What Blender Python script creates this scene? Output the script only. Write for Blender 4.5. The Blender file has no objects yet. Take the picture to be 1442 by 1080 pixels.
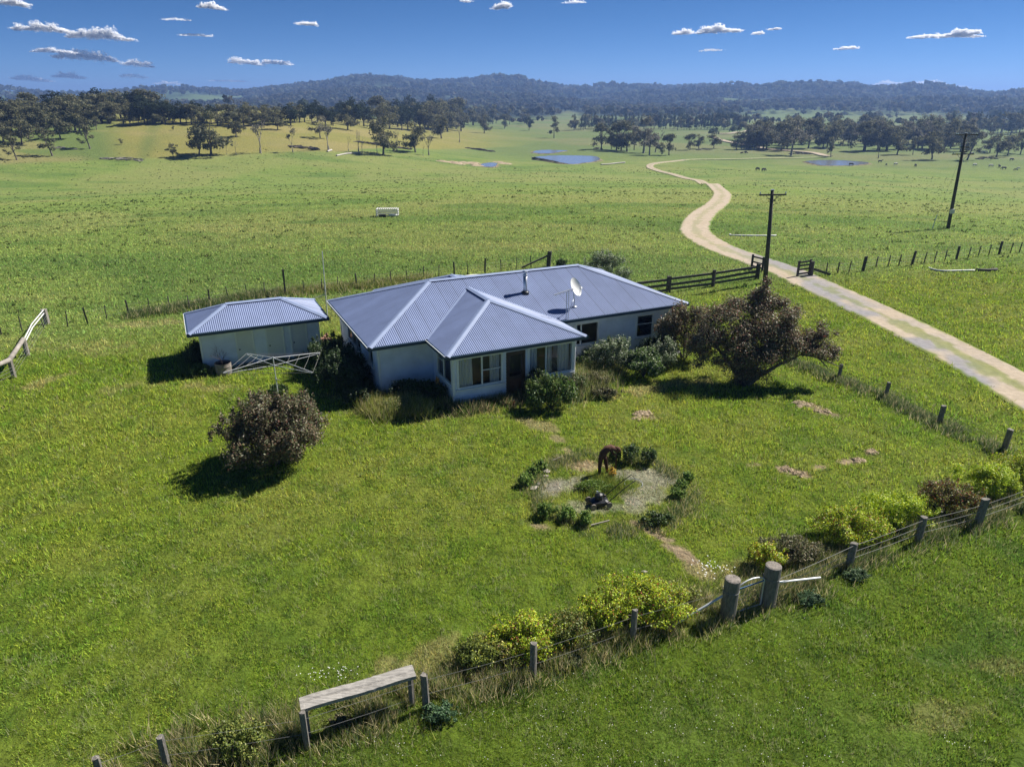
import bpy, math, random
import numpy as np
from mathutils import Vector, Matrix
rnd = random.Random(7)
rs = np.random.RandomState(11)
sc = bpy.context.scene
COL = sc.collection

# ------------------------------------------------------------------ camera, sky, sun
CAMH = 13.5
PITCH = math.atan(402/1000)
cam = bpy.data.cameras.new('camera'); camo = bpy.data.objects.new('camera', cam); COL.objects.link(camo)
camo.location = (0, 0, CAMH); camo.rotation_euler = (math.pi/2-PITCH, 0, 0)
cam.sensor_width = 36; cam.lens = 36*1000/1442; cam.clip_start = .1; cam.clip_end = 60000
sc.camera = camo
SUN_AZ, SUN_EL = math.radians(31), math.radians(46)      # azimuth counter-clockwise from +X
SUND = Vector((math.cos(SUN_AZ)*math.cos(SUN_EL), math.sin(SUN_AZ)*math.cos(SUN_EL), math.sin(SUN_EL)))
w = bpy.data.worlds.new('World'); sc.world = w; w.use_nodes = True
nt = w.node_tree; bg = nt.nodes['Background']; sky = nt.nodes.new('ShaderNodeTexSky')
sky.sky_type = 'NISHITA'; sky.sun_disc = False; sky.sun_elevation = SUN_EL; sky.sun_rotation = math.pi/2-SUN_AZ
sky.altitude = 400; sky.air_density = .3; sky.dust_density = 0; sky.ozone_density = 3
hs = nt.nodes.new('ShaderNodeHueSaturation'); hs.inputs['Saturation'].default_value = 1.25
nt.links.new(sky.outputs[0], hs.inputs['Color']); nt.links.new(hs.outputs[0], bg.inputs[0]); bg.inputs[1].default_value = .055
sl = bpy.data.lights.new('sun', 'SUN'); sl.energy = 4.6; sl.angle = math.radians(.5); sl.color = (1, .95, .86)
so = bpy.data.objects.new('sun', sl); COL.objects.link(so); so.rotation_euler = SUND.to_track_quat('Z', 'Y').to_euler()
sc.view_settings.view_transform = 'Standard'; sc.view_settings.look = 'None'
sc.view_settings.exposure = .9; sc.view_settings.gamma = 1

# ------------------------------------------------------------------ noise (numpy)
def _h(ix, iy, s):
    n = (ix*374761393 + iy*668265263 + s*1442695041) & 0xffffffff
    n = ((n ^ (n >> 13))*1274126177) & 0xffffffff
    return ((n ^ (n >> 16)) & 0xffff)/65535.
def vn(x, y, s=0):
    x = np.asarray(x, float); y = np.asarray(y, float)
    ix = np.floor(x).astype(np.int64); iy = np.floor(y).astype(np.int64); fx = x-ix; fy = y-iy
    fx = fx*fx*(3-2*fx); fy = fy*fy*(3-2*fy)
    a = _h(ix, iy, s)*(1-fx)+_h(ix+1, iy, s)*fx; b = _h(ix, iy+1, s)*(1-fx)+_h(ix+1, iy+1, s)*fx
    return a*(1-fy)+b*fy
def fbm(x, y, s=0, o=4):
    r = 0; a = .5; t = 0
    for i in range(o):
        r = r+a*vn(x*2**i+17.3*i, y*2**i-9.1*i, s+i); t += a; a *= .55
    return r/t
def ss(a, b, x): t = np.clip((np.asarray(x, float)-a)/(b-a), 0, 1); return t*t*(3-2*t)

# ------------------------------------------------------------------ terrain
_d = np.arange(0, 12000, 5.)
_z = np.interp(_d, [0, 78, 110, 150, 200, 250, 300, 400, 600, 1400, 12000], [0, 0, -1.3, -4, -8, -11.8, -14.4, -17, -18, -18, -18])
_k = np.ones(7)/7; _z[3:-3] = np.convolve(_z, _k, 'valid')
def rayd(px, py):
    u = (px-721)/1000; v = (540-py)/1000; c = math.cos(PITCH); s = math.sin(PITCH)
    return np.array([u, c+v*s, -s+v*c])
RIDGE = [(-400, 118), (-150, 124), (0, 124), (60, 131), (130, 134), (200, 127), (250, 126), (300, 128), (340, 131), (400, 123), (450, 119), (500, 111), (560, 112), (610, 119), (660, 116), (700, 114), (730, 115), (765, 120), (800, 124), (850, 126),
         (900, 124), (1000, 122), (1060, 124), (1100, 119), (1160, 119), (1190, 122), (1230, 128), (1270, 126), (1310, 126), (1350, 132), (1400, 134), (1442, 130), (1600, 122), (1800, 118)]
_rt, _rz = [], []
for px, py in RIDGE:
    d = rayd(px, py+4); _rt.append(d[0]/d[1]); _rz.append(CAMH+3500*d[2]/math.hypot(d[0], d[1]))
def H(x, y):
    x = np.asarray(x, float); y = np.asarray(y, float)
    D = np.hypot(x, y); t = np.clip(x/np.maximum(y, .3*D+1e-6), -3, 3)
    z = np.interp(D, _d, _z)
    L = ss(.04, -.36, t)
    z = z + 21*L*ss(245, 450, D)*(1-.9*ss(700, 1300, D))
    z = z + (fbm(x/60, y/60, 5, 2)-.5)*2.2*ss(90, 220, D)
    ridge = np.interp(t, _rt, _rz)+18
    ramp = ss(1250, 3500, D)
    front = np.where(y > 0, 1, .6)
    z = z + ridge*ramp*front + (fbm(x/260, y/260, 9, 3)-.5)*70*ss(1400, 2300, D)*(1-ss(2900, 3500, D))
    z = z - ss(3600, 6000, D)*ridge*.9
    return z
def G(px, py, h=0.):
    """the point of the ground (or h above it) that lies under a bearing and depression measured in the photo"""
    d = rayd(px, py); t = 1.; step = 1.
    prev = 1.
    ts = np.geomspace(2, 9000, 900); hit = np.nonzero(CAMH+d[2]*ts < H(d[0]*ts, d[1]*ts)+h)[0]
    if len(hit): t = ts[hit[0]]; prev = ts[max(0, hit[0]-1)]
    else: t = prev = 9000
    a, b = prev, t
    for _ in range(16):
        m = (a+b)/2; p = d*m
        if CAMH+p[2] < float(H(p[0], p[1]))+h: b = m
        else: a = m
    p = d*b
    return Vector((p[0], p[1], float(H(p[0], p[1]))+h))
def onplane(px, py, z):
    d = rayd(px, py); t = (z-CAMH)/d[2]; return Vector((d[0]*t, d[1]*t, z))

# ------------------------------------------------------------------ object helpers
def tag(o, label=None, cat=None, group=None, kind=None):
    if label: o['label'] = label
    if cat: o['category'] = cat
    if group: o['group'] = group
    if kind: o['kind'] = kind
    return o
def empty(name, loc, label=None, cat=None, group=None, rz=0.):
    o = bpy.data.objects.new(name, None); COL.objects.link(o); o.location = loc; o.rotation_euler = (0, 0, rz)
    return tag(o, label, cat, group)
def link(name, me, parent=None, loc=(0, 0, 0)):
    o = bpy.data.objects.new(name, me); COL.objects.link(o); o.location = loc
    if parent: o.parent = parent
    return o
def mesh_np(name, V, F, mat, parent=None, col=None, smooth=False, loc=(0, 0, 0)):
    """V (N,3); F (M,k) array; col (N,3) point colours"""
    V = np.asarray(V, np.float32); F = np.asarray(F, np.int32); k = F.shape[1]
    me = bpy.data.meshes.new(name); me.vertices.add(len(V)); me.vertices.foreach_set('co', V.ravel())
    me.loops.add(F.size); me.loops.foreach_set('vertex_index', F.ravel())
    me.polygons.add(len(F)); me.polygons.foreach_set('loop_start', np.arange(0, F.size, k, dtype=np.int32))
    if smooth: me.polygons.foreach_set('use_smooth', np.ones(len(F), bool))
    me.update(calc_edges=True)
    if col is not None:
        a = me.color_attributes.new('Col', 'FLOAT_COLOR', 'POINT')
        c = np.ones((len(V), 4), np.float32); c[:, :3] = col; a.data.foreach_set('color', c.ravel())
    me.materials.append(mat)
    return link(name, me, parent, loc)
class MB:
    def __init__(s): s.v = []; s.f = []; s.c = []
    def add(s, vs, fs, c=None):
        n = len(s.v); s.v += [tuple(v) for v in vs]; s.f += [tuple(i+n for i in f) for f in fs]
        s.c += [c or (1, 1, 1)]*len(vs)
    def box(s, c, size, M=None, col=None):
        cx, cy, cz = c; a, b, d = [q/2 for q in size]
        vs = [Vector((cx+i*a, cy+j*b, cz+k*d)) for i in (-1, 1) for j in (-1, 1) for k in (-1, 1)]
        if M: vs = [M @ v for v in vs]
        s.add(vs, [(0, 1, 3, 2), (4, 6, 7, 5), (0, 4, 5, 1), (2, 3, 7, 6), (0, 2, 6, 4), (1, 5, 7, 3)], col)
    def beam(s, p0, p1, wd, ht, col=None, up=(0, 0, 1)):
        p0 = Vector(p0); p1 = Vector(p1); d = (p1-p0); L = d.length; d.normalize()
        sd = d.cross(Vector(up))
        if sd.length < 1e-4: sd = d.cross(Vector((0, 1, 0)))
        sd.normalize(); u = sd.cross(d)
        vs = [p+sd*i*wd/2+u*j*ht/2 for p in (p0, p1) for i, j in ((-1, -1), (1, -1), (1, 1), (-1, 1))]
        s.add(vs, [(0, 1, 2, 3), (7, 6, 5, 4), (0, 4, 5, 1), (1, 5, 6, 2), (2, 6, 7, 3), (3, 7, 4, 0)], col)
    def tube(s, pts, rad, n=6, col=None, cap=True):
        pts = [Vector(p) for p in pts]; rad = rad if hasattr(rad, '__len__') else [rad]*len(pts)
        rings = []; vs = []; pu = None
        for i, p in enumerate(pts):
            d = (pts[min(i+1, len(pts)-1)]-pts[max(i-1, 0)]).normalized()
            a = pu if pu else (Vector((0, 0, 1)) if abs(d.z) < .9 else Vector((1, 0, 0)))
            sd = d.cross(a)
            if sd.length < 1e-3: sd = d.cross(Vector((0, 1, .1)))
            sd.normalize(); u = sd.cross(d); pu = u
            for k in range(n):
                t = 2*math.pi*k/n; vs.append(p+(sd*math.cos(t)+u*math.sin(t))*rad[i])
        fs = [(i*n+k, i*n+(k+1) % n, (i+1)*n+(k+1) % n, (i+1)*n+k) for i in range(len(pts)-1) for k in range(n)]
        if cap: fs += [tuple(range(n-1, -1, -1)), tuple((len(pts)-1)*n+k for k in range(n))]
        s.add(vs, fs, col)
    def build(s, name, mat, parent=None, smooth=False, loc=(0, 0, 0)):
        me = bpy.data.meshes.new(name); me.from_pydata([tuple(v) for v in s.v], [], s.f)
        if smooth: me.polygons.foreach_set('use_smooth', [True]*len(me.polygons))
        a = me.color_attributes.new('Col', 'FLOAT_COLOR', 'POINT')
        a.data.foreach_set('color', [q for c in s.c for q in (c[0], c[1], c[2], 1.)])
        me.update(); me.materials.append(mat)
        return link(name, me, parent, loc)
def copy_tree(o, parent=None):
    c = o.copy(); COL.objects.link(c); c.parent = parent
    for ch in list(o.children): copy_tree(ch, c)
    return c

# ------------------------------------------------------------------ materials
def mat(name, base=(.5, .5, .5), rough=.8, metal=0, noise=None, bump=None, attr=False, trans=0, spec=.5, scale=(1, 1, 1), mul=1.):
    """noise=(scale, dark factor, light factor); bump=(scale, strength, distance)"""
    m = bpy.data.materials.new(name); m.use_nodes = True; t = m.node_tree; N = t.nodes; L = t.links
    b = N['Principled BSDF']; b.inputs['Roughness'].default_value = rough; b.inputs['Metallic'].default_value = metal
    b.inputs['Specular IOR Level'].default_value = spec
    tc = N.new('ShaderNodeTexCoord'); mp = N.new('ShaderNodeMapping'); mp.inputs['Scale'].default_value = scale
    L.new(tc.outputs['Object'], mp.inputs[0])
    if attr:
        a = N.new('ShaderNodeVertexColor'); a.layer_name = 'Col'; mx = N.new('ShaderNodeMix'); mx.data_type = 'RGBA'; mx.blend_type = 'MULTIPLY'
        mx.inputs[0].default_value = 1; L.new(a.outputs[0], mx.inputs[6]); mx.inputs[7].default_value = (*base, 1); src = mx.outputs[2]
    else:
        r = N.new('ShaderNodeRGB'); r.outputs[0].default_value = (*base, 1); src = r.outputs[0]
    if noise:
        n = N.new('ShaderNodeTexNoise'); n.inputs['Scale'].default_value = noise[0]; n.inputs['Detail'].default_value = 6; n.inputs['Roughness'].default_value = .65
        L.new(mp.outputs[0], n.inputs[0]); mr = N.new('ShaderNodeMapRange'); mr.inputs[1].default_value = .3; mr.inputs[2].default_value = .7
        mr.inputs[3].default_value = noise[1]; mr.inputs[4].default_value = noise[2]; L.new(n.outputs[0], mr.inputs[0])
        vm = N.new('ShaderNodeVectorMath'); vm.operation = 'SCALE'; L.new(src, vm.inputs[0]); L.new(mr.outputs[0], vm.inputs['Scale']); src = vm.outputs[0]
    L.new(src, b.inputs['Base Color'])
    if bump:
        n2 = N.new('ShaderNodeTexNoise'); n2.inputs['Scale'].default_value = bump[0]; n2.inputs['Detail'].default_value = 5; L.new(mp.outputs[0], n2.inputs[0])
        bp = N.new('ShaderNodeBump'); bp.inputs['Strength'].default_value = bump[1]; bp.inputs['Distance'].default_value = bump[2]
        L.new(n2.outputs[0], bp.inputs['Height']); L.new(bp.outputs[0], b.inputs['Normal'])
    if trans:
        tr = N.new('ShaderNodeBsdfTranslucent'); L.new(src, tr.inputs[0]); ms = N.new('ShaderNodeMixShader'); ms.inputs[0].default_value = trans
        L.new(b.outputs[0], ms.inputs[1]); L.new(tr.outputs[0], ms.inputs[2]); L.new(ms.outputs[0], N['Material Output'].inputs[0])
    return m
M_ground = mat('ground_soil_and_turf', (1, 1, 1), 1, noise=(1.6, .62, 1.35), bump=(7, .9, .12), attr=True, spec=.1)
M_grass = mat('grass_blade', (1, 1, 1), .7, attr=True, trans=.42, spec=.12)
M_leaf = mat('leaf', (1, 1, 1), .5, attr=True, trans=.32, spec=.4)
M_farleaf = mat('distant_leaf', (1, 1, 1), .8, attr=True, trans=.38, spec=.1)
M_cloud = mat('cloud_vapour', (1, 1, 1), 1, attr=True, trans=.5, spec=0)
M_road = mat('gravel', (1, 1, 1), .95, noise=(3, .82, 1.15), bump=(12, .5, .03), attr=True, spec=.1)
M_bark = mat('bark', (.12, .1, .085), .9, noise=(3, .6, 1.5), bump=(8, .6, .05))
M_deadwood = mat('dead_wood', (.30, .27, .24), .9, noise=(2, .6, 1.3), bump=(8, .5, .03))
M_darkwood = mat('dark_weathered_rail', (.055, .05, .045), .85, noise=(6, .6, 1.6), bump=(25, .5, .01))
M_post = mat('weathered_grey_post', (.19, .175, .155), .9, noise=(9, .5, 1.45), bump=(30, .8, .012), scale=(3, 3, .6))
M_plank = mat('silvered_plank', (.36, .34, .31), .9, noise=(5, .5, 1.3), bump=(22, .9, .015), scale=(.5, 5, 5))
M_wire = mat('fence_wire', (.22, .22, .21), .6)
M_galv = mat('galvanised_steel', (.55, .57, .6), .4, metal=.8, noise=(5, .8, 1.1))
M_pipe = mat('aluminium_tube', (.62, .64, .66), .45, metal=.3)
M_bluepipe = mat('blue_painted_pipe', (.05, .13, .25), .6, noise=(12, .6, 1.8))
M_roof = mat('corrugated_blue_grey_steel', (.18, .23, .39), .52, noise=(.8, .88, 1.08), attr=True, spec=.5)
M_cap = mat('ridge_flashing', (.25, .31, .47), .45, noise=(2, .9, 1.05))
M_gutter = mat('dark_blue_gutter', (.025, .055, .10), .45)
M_board = mat('pale_blue_weatherboard', (.80, .84, .90), .7, noise=(1.2, .84, 1.05), spec=.3)
M_trim = mat('white_trim_paint', (.78, .8, .8), .6, noise=(3, .92, 1.03))
M_door = mat('white_door_paint', (.70, .71, .72), .6, noise=(2, .94, 1.03))
M_timberdoor = mat('dark_stained_door', (.07, .045, .03), .6, noise=(6, .7, 1.3))
M_panel = mat('brown_door_panel', (.10, .045, .025), .6, noise=(6, .7, 1.3))
M_inside = mat('dim_room_floor', (.12, .08, .06), .9)
M_curtain = mat('white_curtain', (.90, .90, .92), .9, trans=.2)
M_rust = mat('rusty_steel', (.075, .032, .018), .9, noise=(9, .6, 1.6), bump=(30, .4, .01))
M_black = mat('black_metal', (.015, .016, .02), .4)
M_dishm = mat('white_dish_paint', (.75, .75, .74), .45)
M_white = mat('white_paint', (.72, .72, .70), .55, noise=(3, .8, 1.05))
M_drum = mat('faded_drum', (.22, .19, .17), .8, noise=(6, .5, 1.5))
M_soil = mat('potting_soil', (.03, .022, .016), 1)
M_stone = mat('pale_stone', (.42, .37, .33), .9, noise=(5, .7, 1.2), bump=(15, .6, .03))
M_brick = mat('old_brick_rubble', (.30, .16, .12), .9, noise=(9, .6, 1.4))
M_cowblack = mat('black_cattle_hide', (.012, .011, .011), .7)
M_cowwhite = mat('pale_cattle_hide', (.62, .58, .52), .8)
M_ceramic = mat('white_insulator', (.7, .75, .75), .25)
def glass():
    m = bpy.data.materials.new('window_glass'); m.use_nodes = True; t = m.node_tree; N = t.nodes; L = t.links
    N.remove(N['Principled BSDF']); g = N.new('ShaderNodeBsdfGlossy'); g.inputs['Roughness'].default_value = .03; tr = N.new('ShaderNodeBsdfTransparent')
    tr.inputs[0].default_value = (.93, .95, .95, 1); fr = N.new('ShaderNodeFresnel'); fr.inputs[0].default_value = 1.5; ms = N.new('ShaderNodeMixShader')
    L.new(fr.outputs[0], ms.inputs[0]); L.new(tr.outputs[0], ms.inputs[1]); L.new(g.outputs[0], ms.inputs[2]); L.new(ms.outputs[0], N['Material Output'].inputs[0]); return m
M_glass = glass()
def waterm():
    m = mat('pond_water', (.20, .215, .24), .15, spec=.8, bump=(1.3, .12, .05)); return m
M_water = waterm()
def _w(): pass
# ------------------------------------------------------------------ ground colours (what grows or lies where)
def tpos(px, py): p = G(px, py); return p.x/p.y, math.hypot(p.x, p.y)
_b = [tpos(*q) for q in ((-150, 238), (0, 232), (150, 226), (300, 219.5), (480, 214), (610, 211), (720, 207), (790, 196))]
_bt = [q[0] for q in _b]; _bd = [q[1] for q in _b]
FENCE_PX = [(150, 1118), (237, 1085), (433, 1054), (601, 997.5), (751, 955), (891.4, 905.6), (1024, 869), (1080, 851), (1194, 801), (1292.5, 764), (1375, 742), (1455, 712), (1560, 672)]
FENCE = [onplane(px, py, 0) for px, py in FENCE_PX]
_fx = [p.x for p in FENCE]; _fy = [p.y for p in FENCE]
RF = [onplane(*q, 0) for q in ((1412, 637), (1321.7, 596), (1246, 560), (1180, 534), (1118.8, 510), (1085, 496))]
def P0(px, py): return onplane(px, py, 0)
CIRC = P0(858, 690)
BARE = []   # (x, y, rx, ry, angle, strength, colour)
DIRT = (.36, .28, .18); TAN = (.30, .26, .12); GREYG = (.32, .30, .25)
def bare(px, py, rx, ry, ang=0, s=1, c=DIRT): p = P0(px, py); BARE.append((p.x, p.y, rx, ry, math.radians(ang), s, c))
bare(905, 585, .55, .25, -30, .8); bare(1140, 573, .9, .2, -38, .8); bare(1165, 583, .5, .2, -30); bare(1115, 664, .55, .22, -35); bare(1206, 648, .55, .16, 20); bare(1228, 638, .4, .14, 20); bare(1152, 658, .3, .1, 10); bare(1060, 655, .3, .12, 0, .7)
bare(910, 742, .42, .15, -30); bare(926, 755, .5, .13, -40); bare(948, 772, .5, .17, -38); bare(970, 786, .38, .16, -50, .9); bare(990, 805, .5, .3, -60, .6)
bare(765, 600, .8, .4, -30, .5); bare(785, 620, .5, .3, -60, .6); bare(800, 634, .5, .3, -60, .7); bare(740, 590, .5, .3, 0, .5); bare(808, 650, .9, .4, -20, .7); bare(762, 742, .4, .15, -15, .8)
bare(795, 680, .9, .6, 0, .72, GREYG); bare(905, 672, 1.3, .65, 0, .75, GREYG); bare(900, 700, 1.2, .5, 0, .6, GREYG); bare(860, 715, 1.4, .45, 0, .55, GREYG); bare(830, 655, 1.0, .5, 0, .7, DIRT); bare(775, 690, .8, .4, 50, .7, GREYG)
bare(120, 490, 3, 1.2, 10, .35, TAN); bare(220, 455, 2.5, .7, 12, .6, TAN); bare(185, 545, 1.5, .6, 20, .4, TAN); bare(300, 545, 1.2, .5, 0, .5, TAN); bare(550, 572, 2, .6, 20, .5, TAN); bare(660, 582, 2, .5, 20, .7, TAN); bare(60, 540, 1.4, .5, 60, .6, TAN)
bare(930, 545, 2.2, .6, 20, .6, TAN); bare(850, 560, 1.5, .6, 20, .5, TAN); bare(1050, 800, 1.0, .5, 30, .6, TAN); bare(600, 930, 1.2, .5, 30, .6, TAN); bare(1390, 940, 1.0, .35, 0, .35, TAN); bare(1310, 1010, 1.2, .4, 20, .35, TAN); bare(480, 560, 1, .5, 0, .5, TAN)
_p = P0(850, 752)
def mixc(c, m, k): return c*(1-m[..., None])+np.asarray(k)*m[..., None]
def gcol(x, y):
    x = np.asarray(x, float); y = np.asarray(y, float); D = np.hypot(x, y); t = x/np.maximum(y, 1e-3)
    c = np.zeros(x.shape+(3,))+np.array((.172, .228, .026))
    n1 = fbm(x/3.1, y/3.1, 1); n2 = fbm(x/.9, y/.9, 2, 3); n3 = fbm(x/14, y/14, 3)
    c = mixc(c, ss(.55, .75, fbm(x/.38, y/.38, 7, 2))*.45, (.07, .12, .018)); c = mixc(c, ss(.55, .75, fbm(x/5, y/5, 6, 4))*.35, (.25, .245, .06)); c = mixc(c, ss(.42, .72, n1)*.55, (.215, .24, .045)); c = mixc(c, ss(.5, .8, n2)*.5, (.085, .16, .018)); c = mixc(c, ss(.45, .75, n3)*.4, (.10, .18, .02))
    # mown paths in the lawn, faint arcs
    # pasture beyond the yard: paler, greyer, with clumpy dark tussocks stretched across
    past = ss(43, 52, y-.33*x)*1.0
    pc = np.zeros_like(c)+np.array((.185, .25, .06))
    m1 = fbm(x/7, y/3.2, 21, 4); m2 = fbm(x/38, y/30, 22, 3); m3 = fbm(x/2.4, y/1.5, 23, 3)
    pc = mixc(pc, ss(.5, .74, m1)*.7, (.12, .19, .045)); pc = mixc(pc, ss(.45, .65, m2)*.75, (.23, .26, .08)); pc = mixc(pc, ss(.52, .7, fbm(x/11, y/5, 24, 3))*.3, (.27, .27, .10)); pc = mixc(pc, ss(.55, .72, fbm(x/22, y/9, 25, 3))*.6, (.10, .175, .04)); pc = mixc(pc, ss(.58, .8, m3)*.5*(1-ss(90, 220, D)), (.10, .16, .045))
    c = c*(1-past[..., None])+pc*past[..., None]
    # paddock in front of the yard fence: deeper green with clover
    fy = np.interp(x, _fx, _fy); near = ss(.25, -.25, y-fy)
    nc = np.zeros_like(c)+np.array((.118, .175, .020)); nc = mixc(nc, ss(.5, .75, fbm(x/1.6, y/1.6, 31))*.6, (.055, .115, .02)); nc = mixc(nc, ss(.55, .8, fbm(x/4, y/4, 33))*.5, (.12, .19, .035))
    c = c*(1-near[..., None])+nc*near[..., None]
    # rank verge on the fence line
    vg = np.exp(-((y-fy-.55)/.55)**2)*ss(-12, -6, x)*.55*ss(.3, .6, fbm(x/1.2, y/1.2, 35)+.1); c = mixc(c, vg, (.17, .165, .06))
    # dry paddock on the left rise
    bd = np.interp(t, _bt, _bd); ye = ss(-4, 4, D-bd)*ss(.10, -.10, t)*(1-ss(700, 900, D))
    yc = np.zeros_like(c)+np.array((.25, .235, .068)); yc = mixc(yc, ss(.52, .72, fbm(x/14, y/14, 41))*.5, (.20, .21, .06)); yc = mixc(yc, ss(-.50, -.56, t)*.85, (.115, .175, .05))
    yc = mixc(yc, np.exp(-((t+.515-(D-260)*.00030)/.011)**2)*.55, (.11, .16, .045)); yc = mixc(yc, ss(.5, .7, fbm(x/40, y/25, 43))*.6, (.31, .26, .11))
    c = c*(1-ye[..., None])+yc*ye[..., None]
    # valley and hills
    val = ss(330, 480, D)*(1-ye)
    vc = np.zeros_like(c)+np.array((.145, .195, .065)); vc = mixc(vc, ss(.45, .7, fbm(x/60, y/60, 51)), (.19, .205, .085))
    c = c*(1-val[..., None])+vc*val[..., None]
    wood = ss(1150, 1500, D+500*(fbm(x/180, y/180, 53)-.5)-450*ss(.29, .34, t)*ss(.64, .60, t)-350*np.exp(-((t-.075)/.018)**2)); c = mixc(c, wood, (.035, .05, .028))
    clr = ss(.66, .72, fbm(x/230, y/330, 57, 3))*ss(1200, 1500, D); c = mixc(c, clr*.9, (.13, .18, .07))
    left = ss(-.38, -.44, t)*ss(2000, 2600, D); c = mixc(c, left*.8, (.09, .14, .07))
    if c.ndim == 2:
        for (bx, by, rx, ry, a, s, k) in BARE:
            q = np.nonzero((np.abs(x-bx) < 3*max(rx, ry)) & (np.abs(y-by) < 3*max(rx, ry)))[0]
            dx = x[q]-bx; dy = y[q]-by; u = (dx*math.cos(a)+dy*math.sin(a))/rx; v = (-dx*math.sin(a)+dy*math.cos(a))/ry
            c[q] = mixc(c[q], ss(1.2, .7, np.sqrt(u*u+v*v)+2.4*(n2[q]-.5))*s, k)
        return c
    mm = D < 60
    for (bx, by, rx, ry, a, s, k) in BARE:
        dx = x-bx; dy = y-by; u = (dx*math.cos(a)+dy*math.sin(a))/rx; v = (-dx*math.sin(a)+dy*math.cos(a))/ry
        r = np.sqrt(u*u+v*v)+2.4*(n2-.5)
        c = mixc(c, ss(1.15, .75, r)*s*mm, k)
    return c
def bareness(x, y):
    n2 = fbm(x/.9, y/.9, 2, 3); r0 = np.zeros(np.shape(x))
    for (bx, by, rx, ry, a, s, k) in BARE:
        if k is TAN: continue
        dx = x-bx; dy = y-by; u = (dx*math.cos(a)+dy*math.sin(a))/rx; v = (-dx*math.sin(a)+dy*math.cos(a))/ry
        r0 = np.maximum(r0, ss(1.2, .7, np.sqrt(u*u+v*v)+2.4*(n2-.5))*s)
    return r0

# ground sheet: rings about the view point, fine near, coarse at the horizon
az = np.concatenate([np.linspace(-180, -46, 60, endpoint=False), np.linspace(-46, 46, 620, endpoint=False), np.linspace(46, 180, 60)])
rr = np.concatenate([[.01, 1.5], np.geomspace(3, 9000, 860)])
A_, R_ = np.meshgrid(np.radians(az), rr); X = R_*np.sin(A_); Y = R_*np.cos(A_); Zt = H(X, Y)
PONDS = [(680, 699, 230, 236.5, 689), (750, 802, 212, 217.5, 770), (752, 845, 221, 234, 805), (1134, 1222, 226.5, 234.5, 1180)]
nA, nR = len(az), len(rr)
ii, jj = np.meshgrid(np.arange(nR-1), np.arange(nA-1), indexing='ij'); q = (ii*nA+jj).ravel()
F_ = np.stack([q, q+1, q+nA+1, q+nA], 1)
near_z = (fbm(X/.7, Y/.7, 61, 3)-.5)*.10*(R_ < 130)*(R_ > 2)
V_ = np.stack([X, Y, Zt+near_z], -1).reshape(-1, 3)
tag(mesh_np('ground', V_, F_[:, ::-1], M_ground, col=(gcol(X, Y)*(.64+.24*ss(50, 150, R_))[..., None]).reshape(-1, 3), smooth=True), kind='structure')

# ------------------------------------------------------------------ roads: the gravel drive and the far track
def spline(pts, step):
    out = []; P = [pts[0]]+list(pts)+[pts[-1]]
    for i in range(1, len(P)-2):
        a, b, c_, d = P[i-1], P[i], P[i+1], P[i+2]; n = max(2, int((c_-b).length/step))
        for k in range(n):
            t = k/n; out.append(.5*((2*b)+(c_-a)*t+(2*a-5*b+4*c_-d)*t*t+(3*b-3*c_+d-a)*t**3))
    out.append(pts[-1]); return out
def road(name, px, half, step, tracks=True, lift=.045, col=(.42, .35, .27)):
    pts = spline([G(*q).xy.to_3d() for q in px], step); n = len(pts); P = np.array([[p.x, p.y] for p in pts])
    T = np.gradient(P, axis=0); T /= np.linalg.norm(T, axis=1)[:, None]; Nn = np.stack([T[:, 1], -T[:, 0]], 1)
    cs = np.linspace(-1, 1, 25); s = np.cumsum(np.r_[0, np.linalg.norm(np.diff(P, axis=0), axis=1)])
    X = P[:, 0, None]+Nn[:, 0, None]*cs*half; Y = P[:, 1, None]+Nn[:, 1, None]*cs*half; D = np.hypot(X, Y)
    edge = np.abs(cs)[None, :]
    Z = H(X, Y)+lift+.0006*D-.03*(edge > .97)*(1+.02*D)
    g = gcol(X, Y)*.9; g = np.where((np.abs(cs) < .5)[None, :, None], g*.75+np.array((.24, .22, .11))*.25, g); nz = fbm(X/.6, Y/.6, 71, 3)-.5; nb = fbm(X/2.5, Y/2.5, 72, 2)-.5
    m = ss(.98, .80, edge+nz*.35)
    if tracks: m = m*(1-ss(.30, .12, np.abs(cs)[None, :]+nz*.6+nb*.6)*(.38+.5*(np.exp(-((X-27.5)/3.2)**2)*(Y < 64))))
    base = np.zeros_like(g)+np.array(col); base = mixc(base, ss(.4, .7, fbm(X/1.5, Y/1.5, 73))*.35, (.36, .29, .20)); gx = .8*np.exp(-((X-23.5)/2.2)**2)*(Y < 70)+.30*np.exp(-((X-26)/2.0)**2)*(cs[None, :] < 0)*(Y < 60); base = mixc(base, np.clip(gx, 0, 1)*ss(.35, .55, fbm(X/2, Y/2, 74, 2)), (.24, .24, .26))
    c = g*(1-m[..., None])+base*m[..., None]
    i2, j2 = np.meshgrid(np.arange(n-1), np.arange(24), indexing='ij'); q = (i2*25+j2).ravel()
    o = mesh_np(name, np.stack([X, Y, Z], -1).reshape(-1, 3), np.stack([q, q+25, q+26, q+1], 1), M_road, col=c.reshape(-1, 3), smooth=True)
    tag(o, kind='structure'); return P
ROADP = road('gravel_road', [(1560, 618), (1442, 551), (1370, 510), (1280, 463), (1200, 425), (1145, 400), (1105, 382), (1060, 366), (1015, 350), (984, 332), (979, 318), (991, 301), (1010, 287), (1017, 274), (1008, 264), (985, 255.5), (955, 248.5), (928, 241.5), (915, 235.5), (925, 230.5), (965, 226)], 1.75, .4)
road('far_track', [(965, 226), (990, 225.3), (1050, 224.4), (1100, 223.5), (1150, 222.6)], 1.6, 1.2, False, .12, (.36, .37, .20))
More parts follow.
